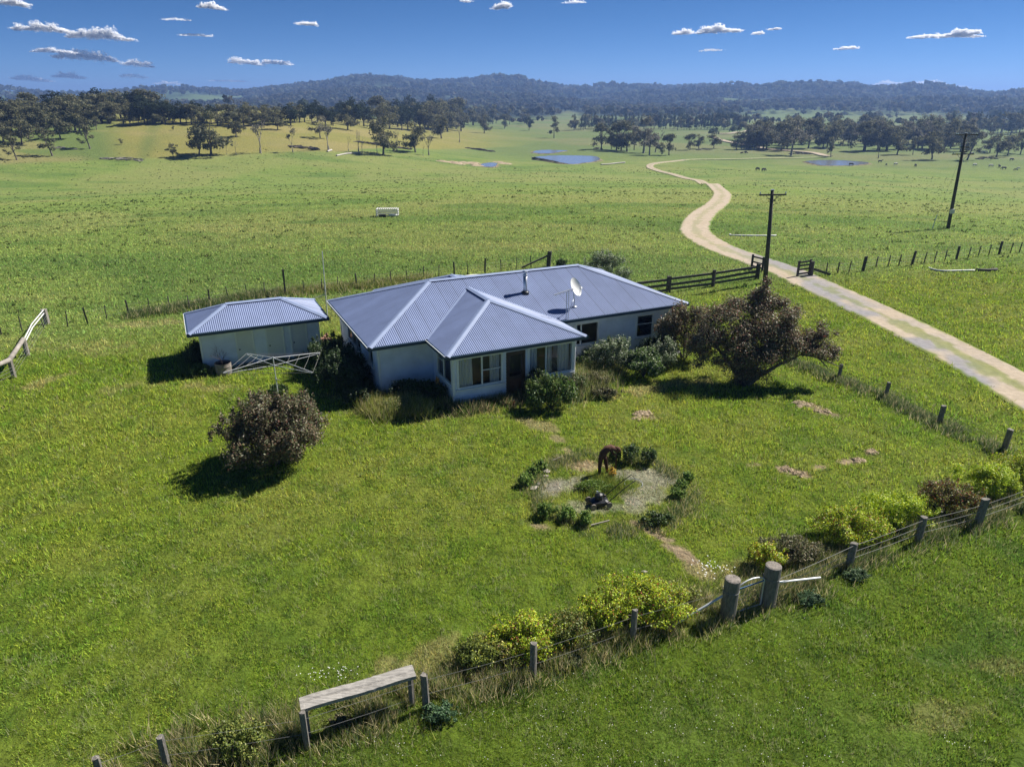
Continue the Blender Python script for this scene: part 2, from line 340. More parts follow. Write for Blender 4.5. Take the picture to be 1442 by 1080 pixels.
road('valley_track', [(1003, 194), (1012, 197), (1039, 203), (1076, 210), (1106, 213), (1143, 216), (1160, 220), (1168, 221)], 2.6, 2, False, .25)
road('valley_track', [(1012, 189.5), (1030, 188.6), (1054, 185), (1062, 182)], 3.2, 2, False, .3)

# ------------------------------------------------------------------ ponds
def pond(px, top, bot, label):
    """px: outline measured as (x, y) points"""
    pts = [G(*q) for q in px]; zc = sum(p.z for p in pts)/len(pts)
    pts = [onplane(q[0], q[1], zc) for q in px]; sp = spline([p for p in pts]+[pts[0]], 1.5)[:-1]; cen = sum(sp, Vector())/len(sp)
    sp = [p+Vector((rnd.uniform(-.3, .3), rnd.uniform(-.8, .8), 0)) for p in sp]
    n = len(sp)
    zt = max(float(H(p.x, p.y)) for p in sp)+.10
    o = MB(); o.add([Vector((cen.x, cen.y, zt))]+[Vector((p.x, p.y, zt)) for p in sp], [(0, 1+i, 1+(i+1) % n) for i in range(n)])
    b = o.build('pond_water', M_water); tag(b, label, kind='structure')
    r = MB(); vs = []
    for p in sp:
        d = (p-cen).normalized(); e = p+d*rnd.uniform(.8, 2.4); vs.append(Vector((p.x, p.y, zt+.02))-d*.3); vs.append(Vector((e.x, e.y, float(H(e.x, e.y))-.05)))
    for i in range(n): r.add([vs[2*i], vs[2*i+1], vs[(2*i+3) % (2*n)], vs[(2*i+2) % (2*n)]], [(0, 1, 2, 3)], tuple(np.array((.20, .17, .10))*rnd.uniform(.5, 1.2)))
    tag(r.build('pond_bank', M_road), kind='structure')
pond([(680, 236), (677, 233.5), (682, 231), (691, 230.3), (700, 231), (699, 234), (694, 236.6)], 0, 0, 'small square dam with tan earth bank')
pond([(749.5, 215.5), (755, 213), (768, 211.8), (785, 212.2), (800, 213.2), (790, 214.5), (778, 216.8), (760, 217)], 0, 0, 'narrow pond behind the larger one')
pond([(752, 223.5), (770, 221.6), (800, 221), (835, 222), (845, 226), (838, 230), (822, 232), (808, 234), (795, 232.5), (780, 229), (765, 226)], 0, 0, 'broad pale pond in front of the gum clump')
pond([(1133, 228.5), (1145, 227), (1165, 226.5), (1195, 227.5), (1222, 230), (1215, 233), (1190, 234.5), (1160, 234.4), (1145, 232)], 0, 0, 'pond on the right by the woodland')

# bare earth bank beside the little dam: low heaped soil
def mound(name, label, cat, pts, r, h, matl, group=None, seed=0):
    g = np.random.RandomState(seed); V = []; F = []; cs = []
    pts = [Vector(p) for p in pts]; base = pts[0]
    for p in pts:
        n0 = len(V); k = 12
        for j, (f, zz) in enumerate(((1.0, -.05), (.75, .45), (.4, .85), (.02, 1))):
            for i in range(k):
                a = 2*math.pi*i/k; q = r*f*g.uniform(.75, 1.25); x = p.x+q*math.cos(a)*1.4; y = p.y+q*math.sin(a)
                V.append((x-base.x, y-base.y, float(H(x, y))+zz*h*g.uniform(.7, 1.2)-base.z))
        for j in range(3):
            for i in range(k): F.append((n0+j*k+i, n0+j*k+(i+1) % k, n0+(j+1)*k+(i+1) % k, n0+(j+1)*k+i))
    o = mesh_np(name, V, F, matl, col=np.array([np.array((1, 1, 1))*g.uniform(.75, 1.2) for _ in V]), loc=base, smooth=True)
    tag(o, label, cat, group); return o
M_earth = mat('tan_earth', (.36, .28, .185), 1, noise=(1.2, .7, 1.2), attr=True, bump=(3, .6, .1))
tag(mound('earth_bank', None, None, [G(x, y) for x, y in ((625, 228), (640, 229), (655, 229.5), (668, 230), (672, 234), (664, 231.5), (645, 231), (704, 229), (712, 231))], 2.6, .5, M_earth, seed=3), kind='structure')
for i, (px, py, r_, h_, lb) in enumerate(((905, 583, .35, .12, 'crumbly tan soil heap on the lawn below the front shrubs'), (898, 589, .22, .08, 'tiny tan soil heap next to the one below the front shrubs'), (1134, 570, .4, .14, 'long tan soil heap in the lawn right of the purple tree'), (1158, 580, .28, .12, 'lower end of the tan soil heap line right of the purple tree'),
        (1108, 661, .24, .12, 'pale soil lump in the middle of the right lawn'), (1123, 668, .2, .1, 'pale soil lump just below another in the right lawn'), (1208, 648, .26, .1, 'tan soil heap nearest the right fence, left of a pair'), (1228, 637, .24, .1, 'tan soil heap nearest the right fence, upper of a pair'))):
    g_ = np.random.RandomState(40+i); ex, ey = (2.3, .8) if i in (2, 3) else (1.5, .9); an = math.radians(-35 if px < 1180 else 20); c0 = P0(px, py); cl_ = []
    for _ in range(16): a_ = g_.uniform(-1, 1)*r_*ex*.5; b_ = g_.normal(0, r_*ey*.5); cl_.append(c0+Vector((a_*math.cos(an)-b_*math.sin(an), a_*math.sin(an)+b_*math.cos(an), 0)))
    mound('soil_heap', lb, 'soil heap', cl_, r_*.34, h_*.75, M_earth, 'soil heaps in the lawn', seed=20+i)

# ------------------------------------------------------------------ grass blades
def blades(name, x, y, length, width, col, tilt=.9, mat_=None, z0=0., kind='stuff'):
    n = len(x); a = rs.uniform(0, 2*np.pi, n); z = H(x, y)+z0
    tl = rs.uniform(.15, tilt, n); b = rs.uniform(0, 2*np.pi, n)
    wx = np.cos(a)*width/2; wy = np.sin(a)*width/2
    V = np.zeros((n, 3, 3)); V[:, 0] = np.stack([x-wx, y-wy, z-.02], 1); V[:, 1] = np.stack([x+wx, y+wy, z-.02], 1)
    V[:, 2] = np.stack([x+np.cos(b)*np.sin(tl)*length, y+np.sin(b)*np.sin(tl)*length, z+np.cos(tl)*length], 1)
    C = np.repeat(col, 3, 0)
    o = mesh_np(name, V.reshape(-1, 3), np.arange(3*n).reshape(-1, 3), mat_ or M_grass, col=C); tag(o, kind=kind); return o
RND = ROADP[(np.hypot(ROADP[:, 0], ROADP[:, 1]) < 220)][::4]
HA = math.radians(25.2); HU = Vector((math.cos(HA), math.sin(HA), 0)); HV = Vector((-HU.y, HU.x, 0))
HO = Vector((-6.616, 31.154, 0)); SO = Vector((-16.53, 34.567, 0))
def inside(x, y, O, u0, u1, v0, v1):
    u = (x-O.x)*HU.x+(y-O.y)*HU.y; v = (x-O.x)*HV.x+(y-O.y)*HV.y
    return (u > u0) & (u < u1) & (v > v0) & (v < v1)
def keep(x, y):
    k = ~(inside(x, y, HO, .5, 17.9, .5, 8.6) | inside(x, y, HO, 3.25, 9.7, -2.3, 1) | inside(x, y, SO, .5, 6.6, .5, 3.7))
    dm = np.full(x.shape, 1e9)
    for (rx, ry) in RND: dm = np.minimum(dm, np.hypot(x-rx, y-ry))
    return k & (dm > 1.75+.5*(fbm(x, y, 77, 2)-.5))
def gscatter(N, d0, d1, azl=44):
    D = np.exp(rs.uniform(math.log(d0), math.log(d1), N)); a = np.radians(rs.uniform(-azl, azl, N)); x = D*np.sin(a); y = D*np.cos(a)
    k = keep(x, y); x = x[k]; y = y[k]; k = rs.uniform(0, 1, len(x)) > bareness(x, y)*.93; return x[k], y[k]
def bladecol(x, y, straw=.06, lo=.5, hi=1.65):
    c = gcol(x, y); n = len(x); f = rs.uniform(lo, hi, n); c = c*(f*(1.92-.12*ss(35, 75, np.hypot(x, y))))[:, None]
    c[:, 0] *= rs.uniform(.8, 1.25, n); s = rs.uniform(0, 1, n) < straw; c[s] = np.array((.36, .33, .16))*rs.uniform(.7, 1.2, (s.sum(), 1)); return c
x, y = gscatter(1150000, 8.5, 240); D = np.hypot(x, y); k = rs.uniform(0, 1, len(x)) > ss(90, 235, D)**.7; x = x[k]; y = y[k]; D = np.hypot(x, y)
fy = np.interp(x, _fx, _fy); nearp = (y < fy)
cl = fbm(x/.45, y/.45, 81, 2)
ln = np.minimum(.21, .0050*D+.03)*rs.uniform(.5, 1.25, len(x))*(.30+1.4*cl)*np.where(nearp, 1.15, .95)*(1-.45*ss(70, 200, D))
blades('grass', x, y, ln, np.minimum(.09, .0013*D)*rs.uniform(.6, 1.4, len(x)), bladecol(x, y), 1.35)
# longer seeding and straw-tipped tufts standing out of the turf, each a small spray
def sprays(N, d0, d1, k, name, cols, lmin, lmax, thr, sc_):
    D = np.exp(rs.uniform(math.log(d0), math.log(d1), N)); a = np.radians(rs.uniform(-44, 44, N)); x = D*np.sin(a); y = D*np.cos(a)
    m = keep(x, y) & (bareness(x, y) < .3) & (fbm(x/sc_, y/sc_, 88, 3)+rs.uniform(-.16, .16, N) > thr); x = x[m]; y = y[m]; D = D[m]
    X = np.repeat(x, k)+rs.normal(0, .045, len(x)*k); Y = np.repeat(y, k)+rs.normal(0, .045, len(x)*k); DD = np.repeat(D, k); sz = np.repeat(rs.uniform(.6, 1.3, len(x)), k)
    c = np.repeat(np.array(cols)[rs.randint(0, len(cols), len(x))], k, 0)*rs.uniform(.7, 1.3, (len(X), 1))
    blades(name, X, Y, rs.uniform(lmin, lmax, len(X))*sz, (.006+.0005*DD)*rs.uniform(.7, 1.3, len(X)), c, 1.25)
sprays(36000, 8.5, 55, 7, 'seeding_grass', [(.34, .42, .13), (.42, .46, .20), (.22, .34, .06), (.50, .50, .27), (.15, .25, .05)], .09, .22, .50, 1.4)
sprays(15000, 8.5, 30, 8, 'dark_clover_tufts', [(.09, .17, .03), (.07, .13, .03), (.12, .21, .05)], .07, .16, .52, 1.1)
# pasture tussocks further out: darker clumps, each a spray of blades
def tussocks(N, d0, d1, k=12):
    D = np.sqrt(rs.uniform(d0**2, d1**2, N)); a = np.radians(rs.uniform(-44, 44, N)); x = D*np.sin(a); y = D*np.cos(a)
    m = keep(x, y) & (y-.33*x > 44) & (fbm(x/30, y/30, 91, 3)+rs.uniform(-.25, .25, len(x)) > .45); x = x[m]; y = y[m]; D = D[m]
    r = rs.uniform(.07, .20, len(x))*(1+1.2*(rs.uniform(0, 1, len(x)) < .12)); X = np.repeat(x, k); Y = np.repeat(y, k); Rr = np.repeat(r, k); DD = np.repeat(D, k)
    cc = np.repeat(rs.uniform(.35, 1.0, len(x)), k)
    X = X+rs.normal(0, 1, len(X))*Rr*.6; Y = Y+rs.normal(0, 1, len(X))*Rr*.45
    col = np.array((.10, .14, .04))*cc[:, None]*rs.uniform(.7, 1.5, (len(X), 1))
    blades('tussock_grass', X, Y, Rr*rs.uniform(.6, 1.3, len(X)), .08+.0009*DD, col, 1.1)
tussocks(3600, 46, 150, 9); tussocks(9000, 110, 340, 6)
# rank grass along fences and walls
def rank(name, line, n, spread, lmin, lmax, cols, wid=.02, off=(0, 0)):
    L = [(line[i]-line[i+1]).length for i in range(len(line)-1)]; tot = sum(L); xs = []; ys = []
    for i in range(len(line)-1):
        m = int(n*L[i]/tot); t = rs.uniform(0, 1, m)
        xs.append(line[i].x+(line[i+1].x-line[i].x)*t); ys.append(line[i].y+(line[i+1].y-line[i].y)*t)
    x = np.concatenate(xs)+rs.normal(0, spread, sum(map(len, xs)))+off[0]; y = np.concatenate(ys)+rs.normal(0, spread, len(x))+off[1]
    cl = fbm(x/.5, y/.5, 95, 2); k = keep(x, y) & (rs.uniform(0, 1, len(x)) < ss(.25, .5, cl)); x = x[k]; y = y[k]; cl = cl[k]
    ci = rs.randint(0, len(cols), len(x)); c = np.array(cols)[ci]*rs.uniform(.6, 1.35, (len(x), 1))
    return blades(name, x, y, rs.uniform(lmin, lmax, len(x))*(.5+cl), wid*rs.uniform(.6, 1.4, len(x)), c, .8)
GR = (.15, .23, .04); DG = (.08, .14, .035); ST = (.62, .53, .31); YG = (.36, .37, .09); BGN = (.16, .21, .11)
rank('rank_grass', FENCE[:9], 52000, .42, .15, .5, [GR, DG, ST, YG, ST, BGN], .02, (0, .45))
rank('rank_grass', FENCE[7:], 22000, .4, .15, .45, [GR, DG, BGN, ST], .022, (0, .35))
rank('rank_grass', RF, 17000, .30, .12, .42, [DG, BGN, BGN, GR, ST], .03, (-.1, -.15))
def hp(u, v, O=None): return (O or HO)+HU*u+HV*v
rank('rank_grass', [hp(.6, .2), hp(3.0, .1), hp(3.1, -2.6), hp(6.4, -2.75)], 15000, .35, .2, .65, [GR, DG, ST, (.3, .2, .14), DG], .028)
rank('rank_grass', [hp(-.2, -1.2), hp(1.4, -1.6), hp(2.2, -1.9)], 16000, .45, .3, .85, [YG, ST, GR, YG], .026)
rank('rank_grass', [hp(8.6, -3.1), hp(10.4, -2.6), hp(11.4, -1.2), hp(12.5, -.8)], 22000, .55, .25, .75, [GR, ST, YG, BGN, DG], .03)
rank('rank_grass', [hp(-.2, .5), hp(-.6, 4), hp(-.8, 9)], 16000, .5, .3, .8, [GR, DG, BGN, DG], .03)
rank('rank_grass', [hp(.3, .1, SO), hp(6.8, .1, SO)], 6000, .16, .15, .4, [GR, DG, ST], .03)
rank('rank_grass', [hp(-.1, .3, SO), hp(-.1, 3.5, SO)], 6000, .3, .2, .7, [GR, DG, BGN], .035)
BF = [G(*q) for q in ((2, 471), (60, 464), (124, 457), (183, 446), (240, 437), (296, 430), (348, 420), (402, 415), (453, 410), (503, 405), (551, 400), (597, 393), (640, 388), (683, 385), (735, 379), (772, 376))]
rank('rank_grass', BF[3:8], 16000, .45, .2, .6, [GR, DG, DG, ST, BGN], .045)
rank('rank_grass', BF[7:12], 12000, .6, .2, .6, [YG, ST, GR, DG], .045)
rank('rank_grass', [CIRC+Vector((2.9*math.cos(a), 2.7*math.sin(a), 0)) for a in np.linspace(0, 6.28, 24)], 15000, .28, .08, .26, [BGN, BGN, DG, YG, ST], .022)
rank('rank_grass', [CIRC+Vector((-.6, -.1, 0)), CIRC+Vector((.3, .3, 0))], 4000, .4, .1, .35, [GR, (.15, .22, .03), YG], .022)
# ------------------------------------------------------------------ buildings
KS = .367                                    # roof slope
def hframe(O): return Matrix(((HU.x, HV.x, 0, O.x), (HU.y, HV.y, 0, O.y), (0, 0, 1, 0), (0, 0, 0, 1)))
def corr(name, parent, p0, ud, vd, L, tmin, tmax, z0, matl=None, pitch=.1, amp=.016):
    """corrugated sheet: ud runs along the eave, vd up the slope (horizontal unit vectors in the building's frame)"""
    n = int(L/pitch*6); V = []; F = []; C = []; g = np.random.RandomState(int(L*97)); sh = g.uniform(.95, 1.05, 60)
    for i in range(n+1):
        s = L*i/n; a = tmin(s); b = tmax(s)
        if b < a: b = a
        w_ = amp*math.sin(2*math.pi*s/pitch); seam = (s % .8) < .017
        for t in (a, b):
            V.append((p0[0]+ud[0]*s+vd[0]*t, p0[1]+ud[1]*s+vd[1]*t, z0+KS*t+w_)); C.append(np.ones(3)*sh[int(s/.8)]*(.55 if seam else 1))
    for i in range(n):
        F.append((2*i, 2*i+2, 2*i+3, 2*i+1))
    return mesh_np(name, V, F, matl or M_roof, parent, np.array(C), smooth=True)
def boards(mb, p0, p1, out, z0, z1, openings=(), bh=.15):
    """lapped weatherboards between p0 and p1 with rectangular openings (s0, s1, za, zb)"""
    p0 = Vector(p0).to_3d(); p1 = Vector(p1).to_3d(); d = (p1-p0); L = d.length; d.normalize(); out = Vector(out).to_3d()
    n = int(math.ceil((z1-z0)/bh))
    for i in range(n):
        a = z0+i*bh; b = min(z1, a+bh); cuts = {a, b}
        for o in openings:
            for zz in o[2:4]:
                if a < zz < b: cuts.add(zz)
        cuts = sorted(cuts)
        for za, zb in zip(cuts[:-1], cuts[1:]):
            mid = (za+zb)/2; seg = [(0, L)]
            for o in openings:
                if o[2] < mid < o[3]:
                    new = []
                    for s0, s1 in seg:
                        if o[0] > s0: new.append((s0, min(s1, o[0])))
                        if o[1] < s1: new.append((max(s0, o[1]), s1))
                    seg = [q for q in new if q[1]-q[0] > 1e-3]
            oa = .05*(1-(za-a)/bh)+.004; ob = .05*(1-(zb-a)/bh)+.004
            for s0, s1 in seg:
                A0 = p0+d*s0; A1 = p0+d*s1
                mb.add([A0+out*oa+Vector((0, 0, za)), A1+out*oa+Vector((0, 0, za)), A1+out*ob+Vector((0, 0, zb)), A0+out*ob+Vector((0, 0, zb)), A0+Vector((0, 0, za)), A1+Vector((0, 0, za))], [(0, 1, 2, 3), (4, 5, 1, 0)])
def window(parent, p0, d, out, s0, s1, z0, z1, bars=(), hbars=(), curtains=(), sill=True, label=None):
    """window part: its frame mesh, with panes and curtains under it"""
    p0 = Vector(p0).to_3d(); d = Vector(d).to_3d(); out = Vector(out).to_3d()
    def P(s, z, o): return p0+d*s+out*o+Vector((0, 0, z))
    f = MB(); fw = .075
    def bar(sa, sb, za, zb, o0=-.06, o1=.055):
        f.add([P(sa, za, o0), P(sb, za, o0), P(sb, zb, o0), P(sa, zb, o0), P(sa, za, o1), P(sb, za, o1), P(sb, zb, o1), P(sa, zb, o1)], [(0, 1, 2, 3), (7, 6, 5, 4), (0, 4, 5, 1), (1, 5, 6, 2), (2, 6, 7, 3), (3, 7, 4, 0)])
    bar(s0-.03, s0+fw, z0, z1); bar(s1-fw, s1+.03, z0, z1); bar(s0+fw, s1-fw, z1-fw, z1, o1=.052); bar(s0+fw, s1-fw, z0, z0+fw, o1=.052)
    for b in bars: bar(b-.035, b+.035, z0+fw, z1-fw, -.05, .04)
    for (sa, sb, z) in hbars: bar(sa, sb, z-.02, z+.02, -.04, .03)
    fo = f.build('window', M_trim, parent)
    if sill:
        s_ = MB(); a = P(s0-.08, z0-.03, .0); b = P(s1+.08, z0-.03, .0); s_.beam(a+out*.05, b+out*.05, .16, .05); so_ = s_.build('sill', M_trim, fo)
    g = MB(); g.add([P(s0+fw, z0+fw, 0), P(s1-fw, z0+fw, 0), P(s1-fw, z1-fw, 0), P(s0+fw, z1-fw, 0)], [(0, 1, 2, 3)]); g.build('pane', M_glass, fo)
    for (ca, cb, *r) in curtains:
        zb_ = r[0] if r else z0; k = max(8, int((cb-ca)/.025)); V = []; F = []; ph = rnd.uniform(0, 6)
        for i in range(k+1):
            s = ca+(cb-ca)*i/k
            for j, z in enumerate((z1-.03, (z1+zb_)/2, zb_)):
                V.append(P(s+(.02*math.sin(s*9+ph)*j), z, -.16+.035*(1+.4*j)*math.sin(s*2*math.pi/.15+ph)+.015*math.sin(s*31)))
        for i in range(k):
            for j in range(2): F.append((3*i+j, 3*i+j+1, 3*i+4+j, 3*i+3+j))
        mesh_np('curtain', V, F, M_curtain, fo, smooth=True)
    return fo
def capbar(mb, a, b, w_=.17, lift=.035):
    """folded flashing along a ridge or hip"""
    a = Vector(a); b = Vector(b); d = (b-a).normalized(); sd = d.cross(Vector((0, 0, 1))).normalized(); up = Vector((0, 0, 1))
    r = [(-w_, -w_*KS*.75), (-.03, .01), (.03, .01), (w_, -w_*KS*.75)]; V = [p+sd*x_+up*(z_+lift) for p in (a-d*.03, b+d*.03) for x_, z_ in r]
    mb.add(V, [(0, 1, 5, 4), (1, 2, 6, 5), (2, 3, 7, 6)])

# ---- the farmhouse
ZE = 2.75; W, DP = 18.3, 9.15; R2 = DP/2
house = empty('farmhouse', (0, 0, 0), 'pale blue weatherboard farmhouse with blue-grey corrugated hip roofs and an enclosed front porch', 'house')
house.matrix_world = hframe(HO)
mainroof = corr('roof', house, (0, 0), (1, 0), (0, 1), W, lambda s: 0, lambda s: min(s, W-s, R2), ZE)
corr('roof', house, (0, DP), (0, -1), (1, 0), DP, lambda s: 0, lambda s: min(s, DP-s, R2), ZE)
corr('roof', house, (W, 0), (0, 1), (-1, 0), DP, lambda s: 0, lambda s: min(s, DP-s, R2), ZE)
corr('roof', house, (W, DP), (-1, 0), (0, -1), W, lambda s: 0, lambda s: min(s, W-s, R2), ZE)
WU0, WU1, WV = 2.82, 10.05, -2.7; WW = WU1-WU0; WR = WW/2
corr('roof', house, (WU0, WV), (1, 0), (0, 1), WW, lambda s: 0, lambda s: min(s, WW-s), ZE)
corr('roof', house, (WU0, WR), (0, -1), (1, 0), WR-WV, lambda s: max(0, WR-s), lambda s: min(WR, WR-WV-s), ZE)
corr('roof', house, (WU1, WV), (0, 1), (-1, 0), WR-WV, lambda s: max(0, s+WV), lambda s: min(s, WR), ZE)
# rear wing
RU0, RU1, RV = 3.0, 10.3, 10.35; RW = RU1-RU0; RR = RW/2
corr('roof', house, (RU1, RV), (-1, 0), (0, -1), RW, lambda s: 0, lambda s: min(s, RW-s), ZE)
corr('roof', house, (RU0, RV), (0, -1), (1, 0), RV-DP+RR, lambda s: max(0, s-(RV-DP)), lambda s: min(RR, s), ZE)
corr('roof', house, (RU1, DP-RR), (0, 1), (-1, 0), RV-DP+RR, lambda s: max(0, RR-s), lambda s: min(RR, RV-DP+RR-s), ZE)
cp = MB()
for a, b in (((0, 0), (R2, R2)), ((0, DP), (R2, R2)), ((W, 0), (W-R2, R2)), ((W, DP), (W-R2, R2))): capbar(cp, (*a, ZE), (*b, ZE+KS*R2))
capbar(cp, (R2, R2, ZE+KS*R2), (W-R2, R2, ZE+KS*R2), lift=.045)
AP = (WU0+WR, WV+WR, ZE+KS*WR); capbar(cp, (WU0, WV, ZE), AP); capbar(cp, (WU1, WV, ZE), AP); capbar(cp, AP, (WU0+WR, WR, ZE+KS*WR), lift=.045)
RA = (RU0+RR, RV-RR, ZE+KS*RR); capbar(cp, (RU0, RV, ZE), RA); capbar(cp, (RU1, RV, ZE), RA); capbar(cp, RA, (RU0+RR, DP-RR, ZE+KS*RR), lift=.045)
cp.build('ridge_cap', M_cap, house)
vl = MB()
for a, b in (((WU0, 0, ZE), (WU0+WR, WR, ZE+KS*WR)), ((WU1, 0, ZE), (WU0+WR, WR, ZE+KS*WR))):
    d = Vector(b)-Vector(a); vl.beam(Vector(a)+Vector((0, 0, .02)), Vector(b)+Vector((0, 0, .02)), .10, .02)
vl.build('valley_gutter', M_cap, house)
gt = MB()
def gut(pts, z=ZE):
    for a, b in zip(pts[:-1], pts[1:]):
        a = Vector((*a, z-.085)); b = Vector((*b, z-.085)); d = (b-a).normalized(); gt.beam(a-d*.05, b+d*.05, .11, .145)
gut([(0, DP+.0), (-.03, 0)]); gut([(0, -.03), (WU0, -.03)]); gut([(WU0-.03, 0), (WU0-.03, WV)]); gut([(WU0, WV-.03), (WU1, WV-.03)]); gut([(WU1+.03, WV), (WU1+.03, 0)]); gut([(WU1, -.03), (W, -.03)]); gut([(W+.03, 0), (W+.03, DP)]); gut([(W, DP+.03), (RU1, DP+.03)]); gut([(RU0, DP+.03), (0, DP+.03)]); gut([(RU0-.03, DP), (RU0-.03, RV)]); gut([(RU0, RV+.03), (RU1, RV+.03)]); gut([(RU1+.03, RV), (RU1+.03, DP)])
gt.build('gutter', M_gutter, house)
ed = MB()
for a, b in (((0, DP), (0, 0)), ((WU0, 0), (WU0, WV)), ((RU0, DP), (RU0, RV))): ed.beam((a[0]-.09, a[1], ZE-.01), (b[0]-.09, b[1], ZE-.01), .02, .03)
ed.build('gutter_lip', M_trim, house)
sf = MB()
o_ = .52
for x0, x1, y0, y1 in ((.04, W-.04, .04, o_), (.04, o_, o_, DP-.04), (W-o_, W-.04, o_, DP-.04), (o_, W-o_, DP-o_, DP-.04), (WU0+.04, WU1-.04, WV+.04, WV+o_), (WU0+.04, WU0+o_, WV+o_, .04), (WU1-o_, WU1-.04, WV+o_, .04)):
    sf.box(((x0+x1)/2, (y0+y1)/2, ZE-.16), (x1-x0, y1-y0, .012))
sf.build('soffit', M_trim, house)
ZW = ZE-.165
wb = MB()
LW, RWL, FW, BW = .55, W-.5, .5, DP-.5
boards(wb, (LW, FW), (3.25, FW), (0, -1), -.1, ZW)
boards(wb, (9.6, FW), (RWL, FW), (0, -1), -.1, ZW, [(11.3-9.6, 12.75-9.6, 1.05, 2.3), (15.2-9.6, 16.35-9.6, .95, 2.27)])
boards(wb, (LW, BW), (LW, FW), (-1, 0), -.1, ZW, [(BW-6.9, BW-4.0, 1.1, 2.25), (BW-2.35, BW-1.5, 1.2, 2.25)])
boards(wb, (RWL, FW), (RWL, BW), (1, 0), -.1, ZW); boards(wb, (RWL, BW), (LW, BW), (0, 1), -.1, ZW)
boards(wb, (RU0+.5, BW), (RU0+.5, RV-.5), (-1, 0), -.1, ZW); boards(wb, (RU1-.5, RV-.5), (RU0+.5, RV-.5), (0, 1), -.1, ZW); boards(wb, (RU1-.5, BW), (RU1-.5, RV-.5), (1, 0), -.1, ZW)
PV = -2.25; PL, PR = 3.27, 9.6
boards(wb, (PL, PV), (PR, PV), (0, -1), -.1, ZW, [(.18, 2.48, .9, 2.42), (2.66, 3.66, -.05, 2.36), (3.83, 6.3, .85, 2.42)])
boards(wb, (PL, FW), (PL, PV), (-1, 0), -.1, ZW, [(.62, 2.62, 1.02, 2.45)])
boards(wb, (PR, PV), (PR, FW), (1, 0), -.1, ZW, [(.12, 2.4, .85, 2.42)])
wb.build('wall', M_board, house)
cn = MB()
for x_, y_ in ((LW, FW), (PL, PV), (PR, PV), (RWL, FW), (LW, BW), (RWL, BW)): cn = MB(); cn.box((x_+(.02 if x_ > 9 else -.02), y_-(.02 if y_ < 5 else -.02), ZW/2), (.11, .11, ZW)); cn.build('corner_board', M_trim, house)
pass
fl = MB(); fl.box(((LW+RWL)/2, (FW+BW)/2, .06), (RWL-LW-.1, BW-FW-.1, .1)); fl.box(((PL+PR)/2, (PV+FW)/2, .061), (PR-PL-.1, FW-PV-.05, .1))
fl.build('floor', M_inside, house)
iw = MB(); iw.beam((PL+.1, FW+.02, 1.25), (PR-.1, FW+.02, 1.25), .05, 2.4); iw.beam((LW+3.4, 3.6, 1.25), (RWL-.1, 3.6, 1.25), .05, 2.4); iw.box(((LW+RWL)/2, (FW+BW)/2, ZW-.02), (RWL-LW-.1, BW-FW-.1, .03))
iw.build('inner_wall', mat('inner_wall_paint', (.30, .24, .19), .9), house)
window(house, (PL, PV), (1, 0), (0, -1), .18, 2.48, .9, 2.42, bars=(1.42,), hbars=((1.46, 2.4, 1.66),), curtains=((.24, .98), (1.88, 2.4)))
window(house, (PL, PV), (1, 0), (0, -1), 3.83, 6.3, .85, 2.42, bars=(4.8,), curtains=((3.9, 4.38), (5.5, 6.1), (4.98, 5.16)))
window(house, (PL, FW), (0, -1), (-1, 0), .62, 2.62, 1.02, 2.45, bars=(1.5,), hbars=((.7, 1.46, 1.9),), curtains=((2.2, 2.55),))
window(house, (PR, PV), (0, 1), (1, 0), .12, 2.4, .85, 2.42, bars=(1.2,), curtains=((.2, .6), (1.9, 2.3)))
window(house, (LW, BW), (0, -1), (-1, 0), BW-6.9, BW-4.0, 1.1, 2.25, bars=(BW-5.9, BW-4.95))
window(house, (LW, BW), (0, -1), (-1, 0), BW-2.35, BW-1.5, 1.2, 2.25)
window(house, (9.6, FW), (1, 0), (0, -1), 1.7, 3.15, 1.05, 2.3, bars=(2.05,))
window(house, (9.6, FW), (1, 0), (0, -1), 5.6, 6.75, .95, 2.27, hbars=((5.68, 6.67, 1.72),), curtains=())
d_ = MB(); x0, x1 = PL+2.66, PL+3.66
for a, b, c, e in ((x0, x0+.1, 0, 2.36), (x1-.1, x1, 0, 2.36), (x0+.1, x1-.1, 2.26, 2.36)): d_.box(((a+b)/2, PV-.01, (c+e)/2), (b-a, .12, e-c))
for a, b, c, e in ((x0+.1, x0+.2, .08, 2.26), (x1-.2, x1-.1, .08, 2.26), (x0+.2, x1-.2, 2.16, 2.26), (x0+.2, x1-.2, .95, 1.1), (x0+.2, x1-.2, .08, .2)): d_.box(((a+b)/2, PV, (c+e)/2), (b-a, .05, e-c))
dr = d_.build('door', M_timberdoor, house)
d2 = MB(); d2.box(((x0+x1)/2, PV+.005, .575), (.6, .02, .76)); d2.build('door_panel', M_panel, dr)
d2 = MB(); d2.box(((x0+x1)/2, PV+.005, 1.63), (.6, .008, 1.06)); d2.build('pane', M_glass, dr)
st = MB(); st.box(((x0+x1)/2, PV-.3, .0), (1.3, .55, .2)); st.build('doorstep', M_stone, house)
for x_, y_ in ((LW-.05, FW-.06), (PR+.06, PV-.06)): dp = MB(); dp.tube([(x_, y_, ZE-.1), (x_, y_, 0)], .035); dp.build('downpipe', M_trim, house)
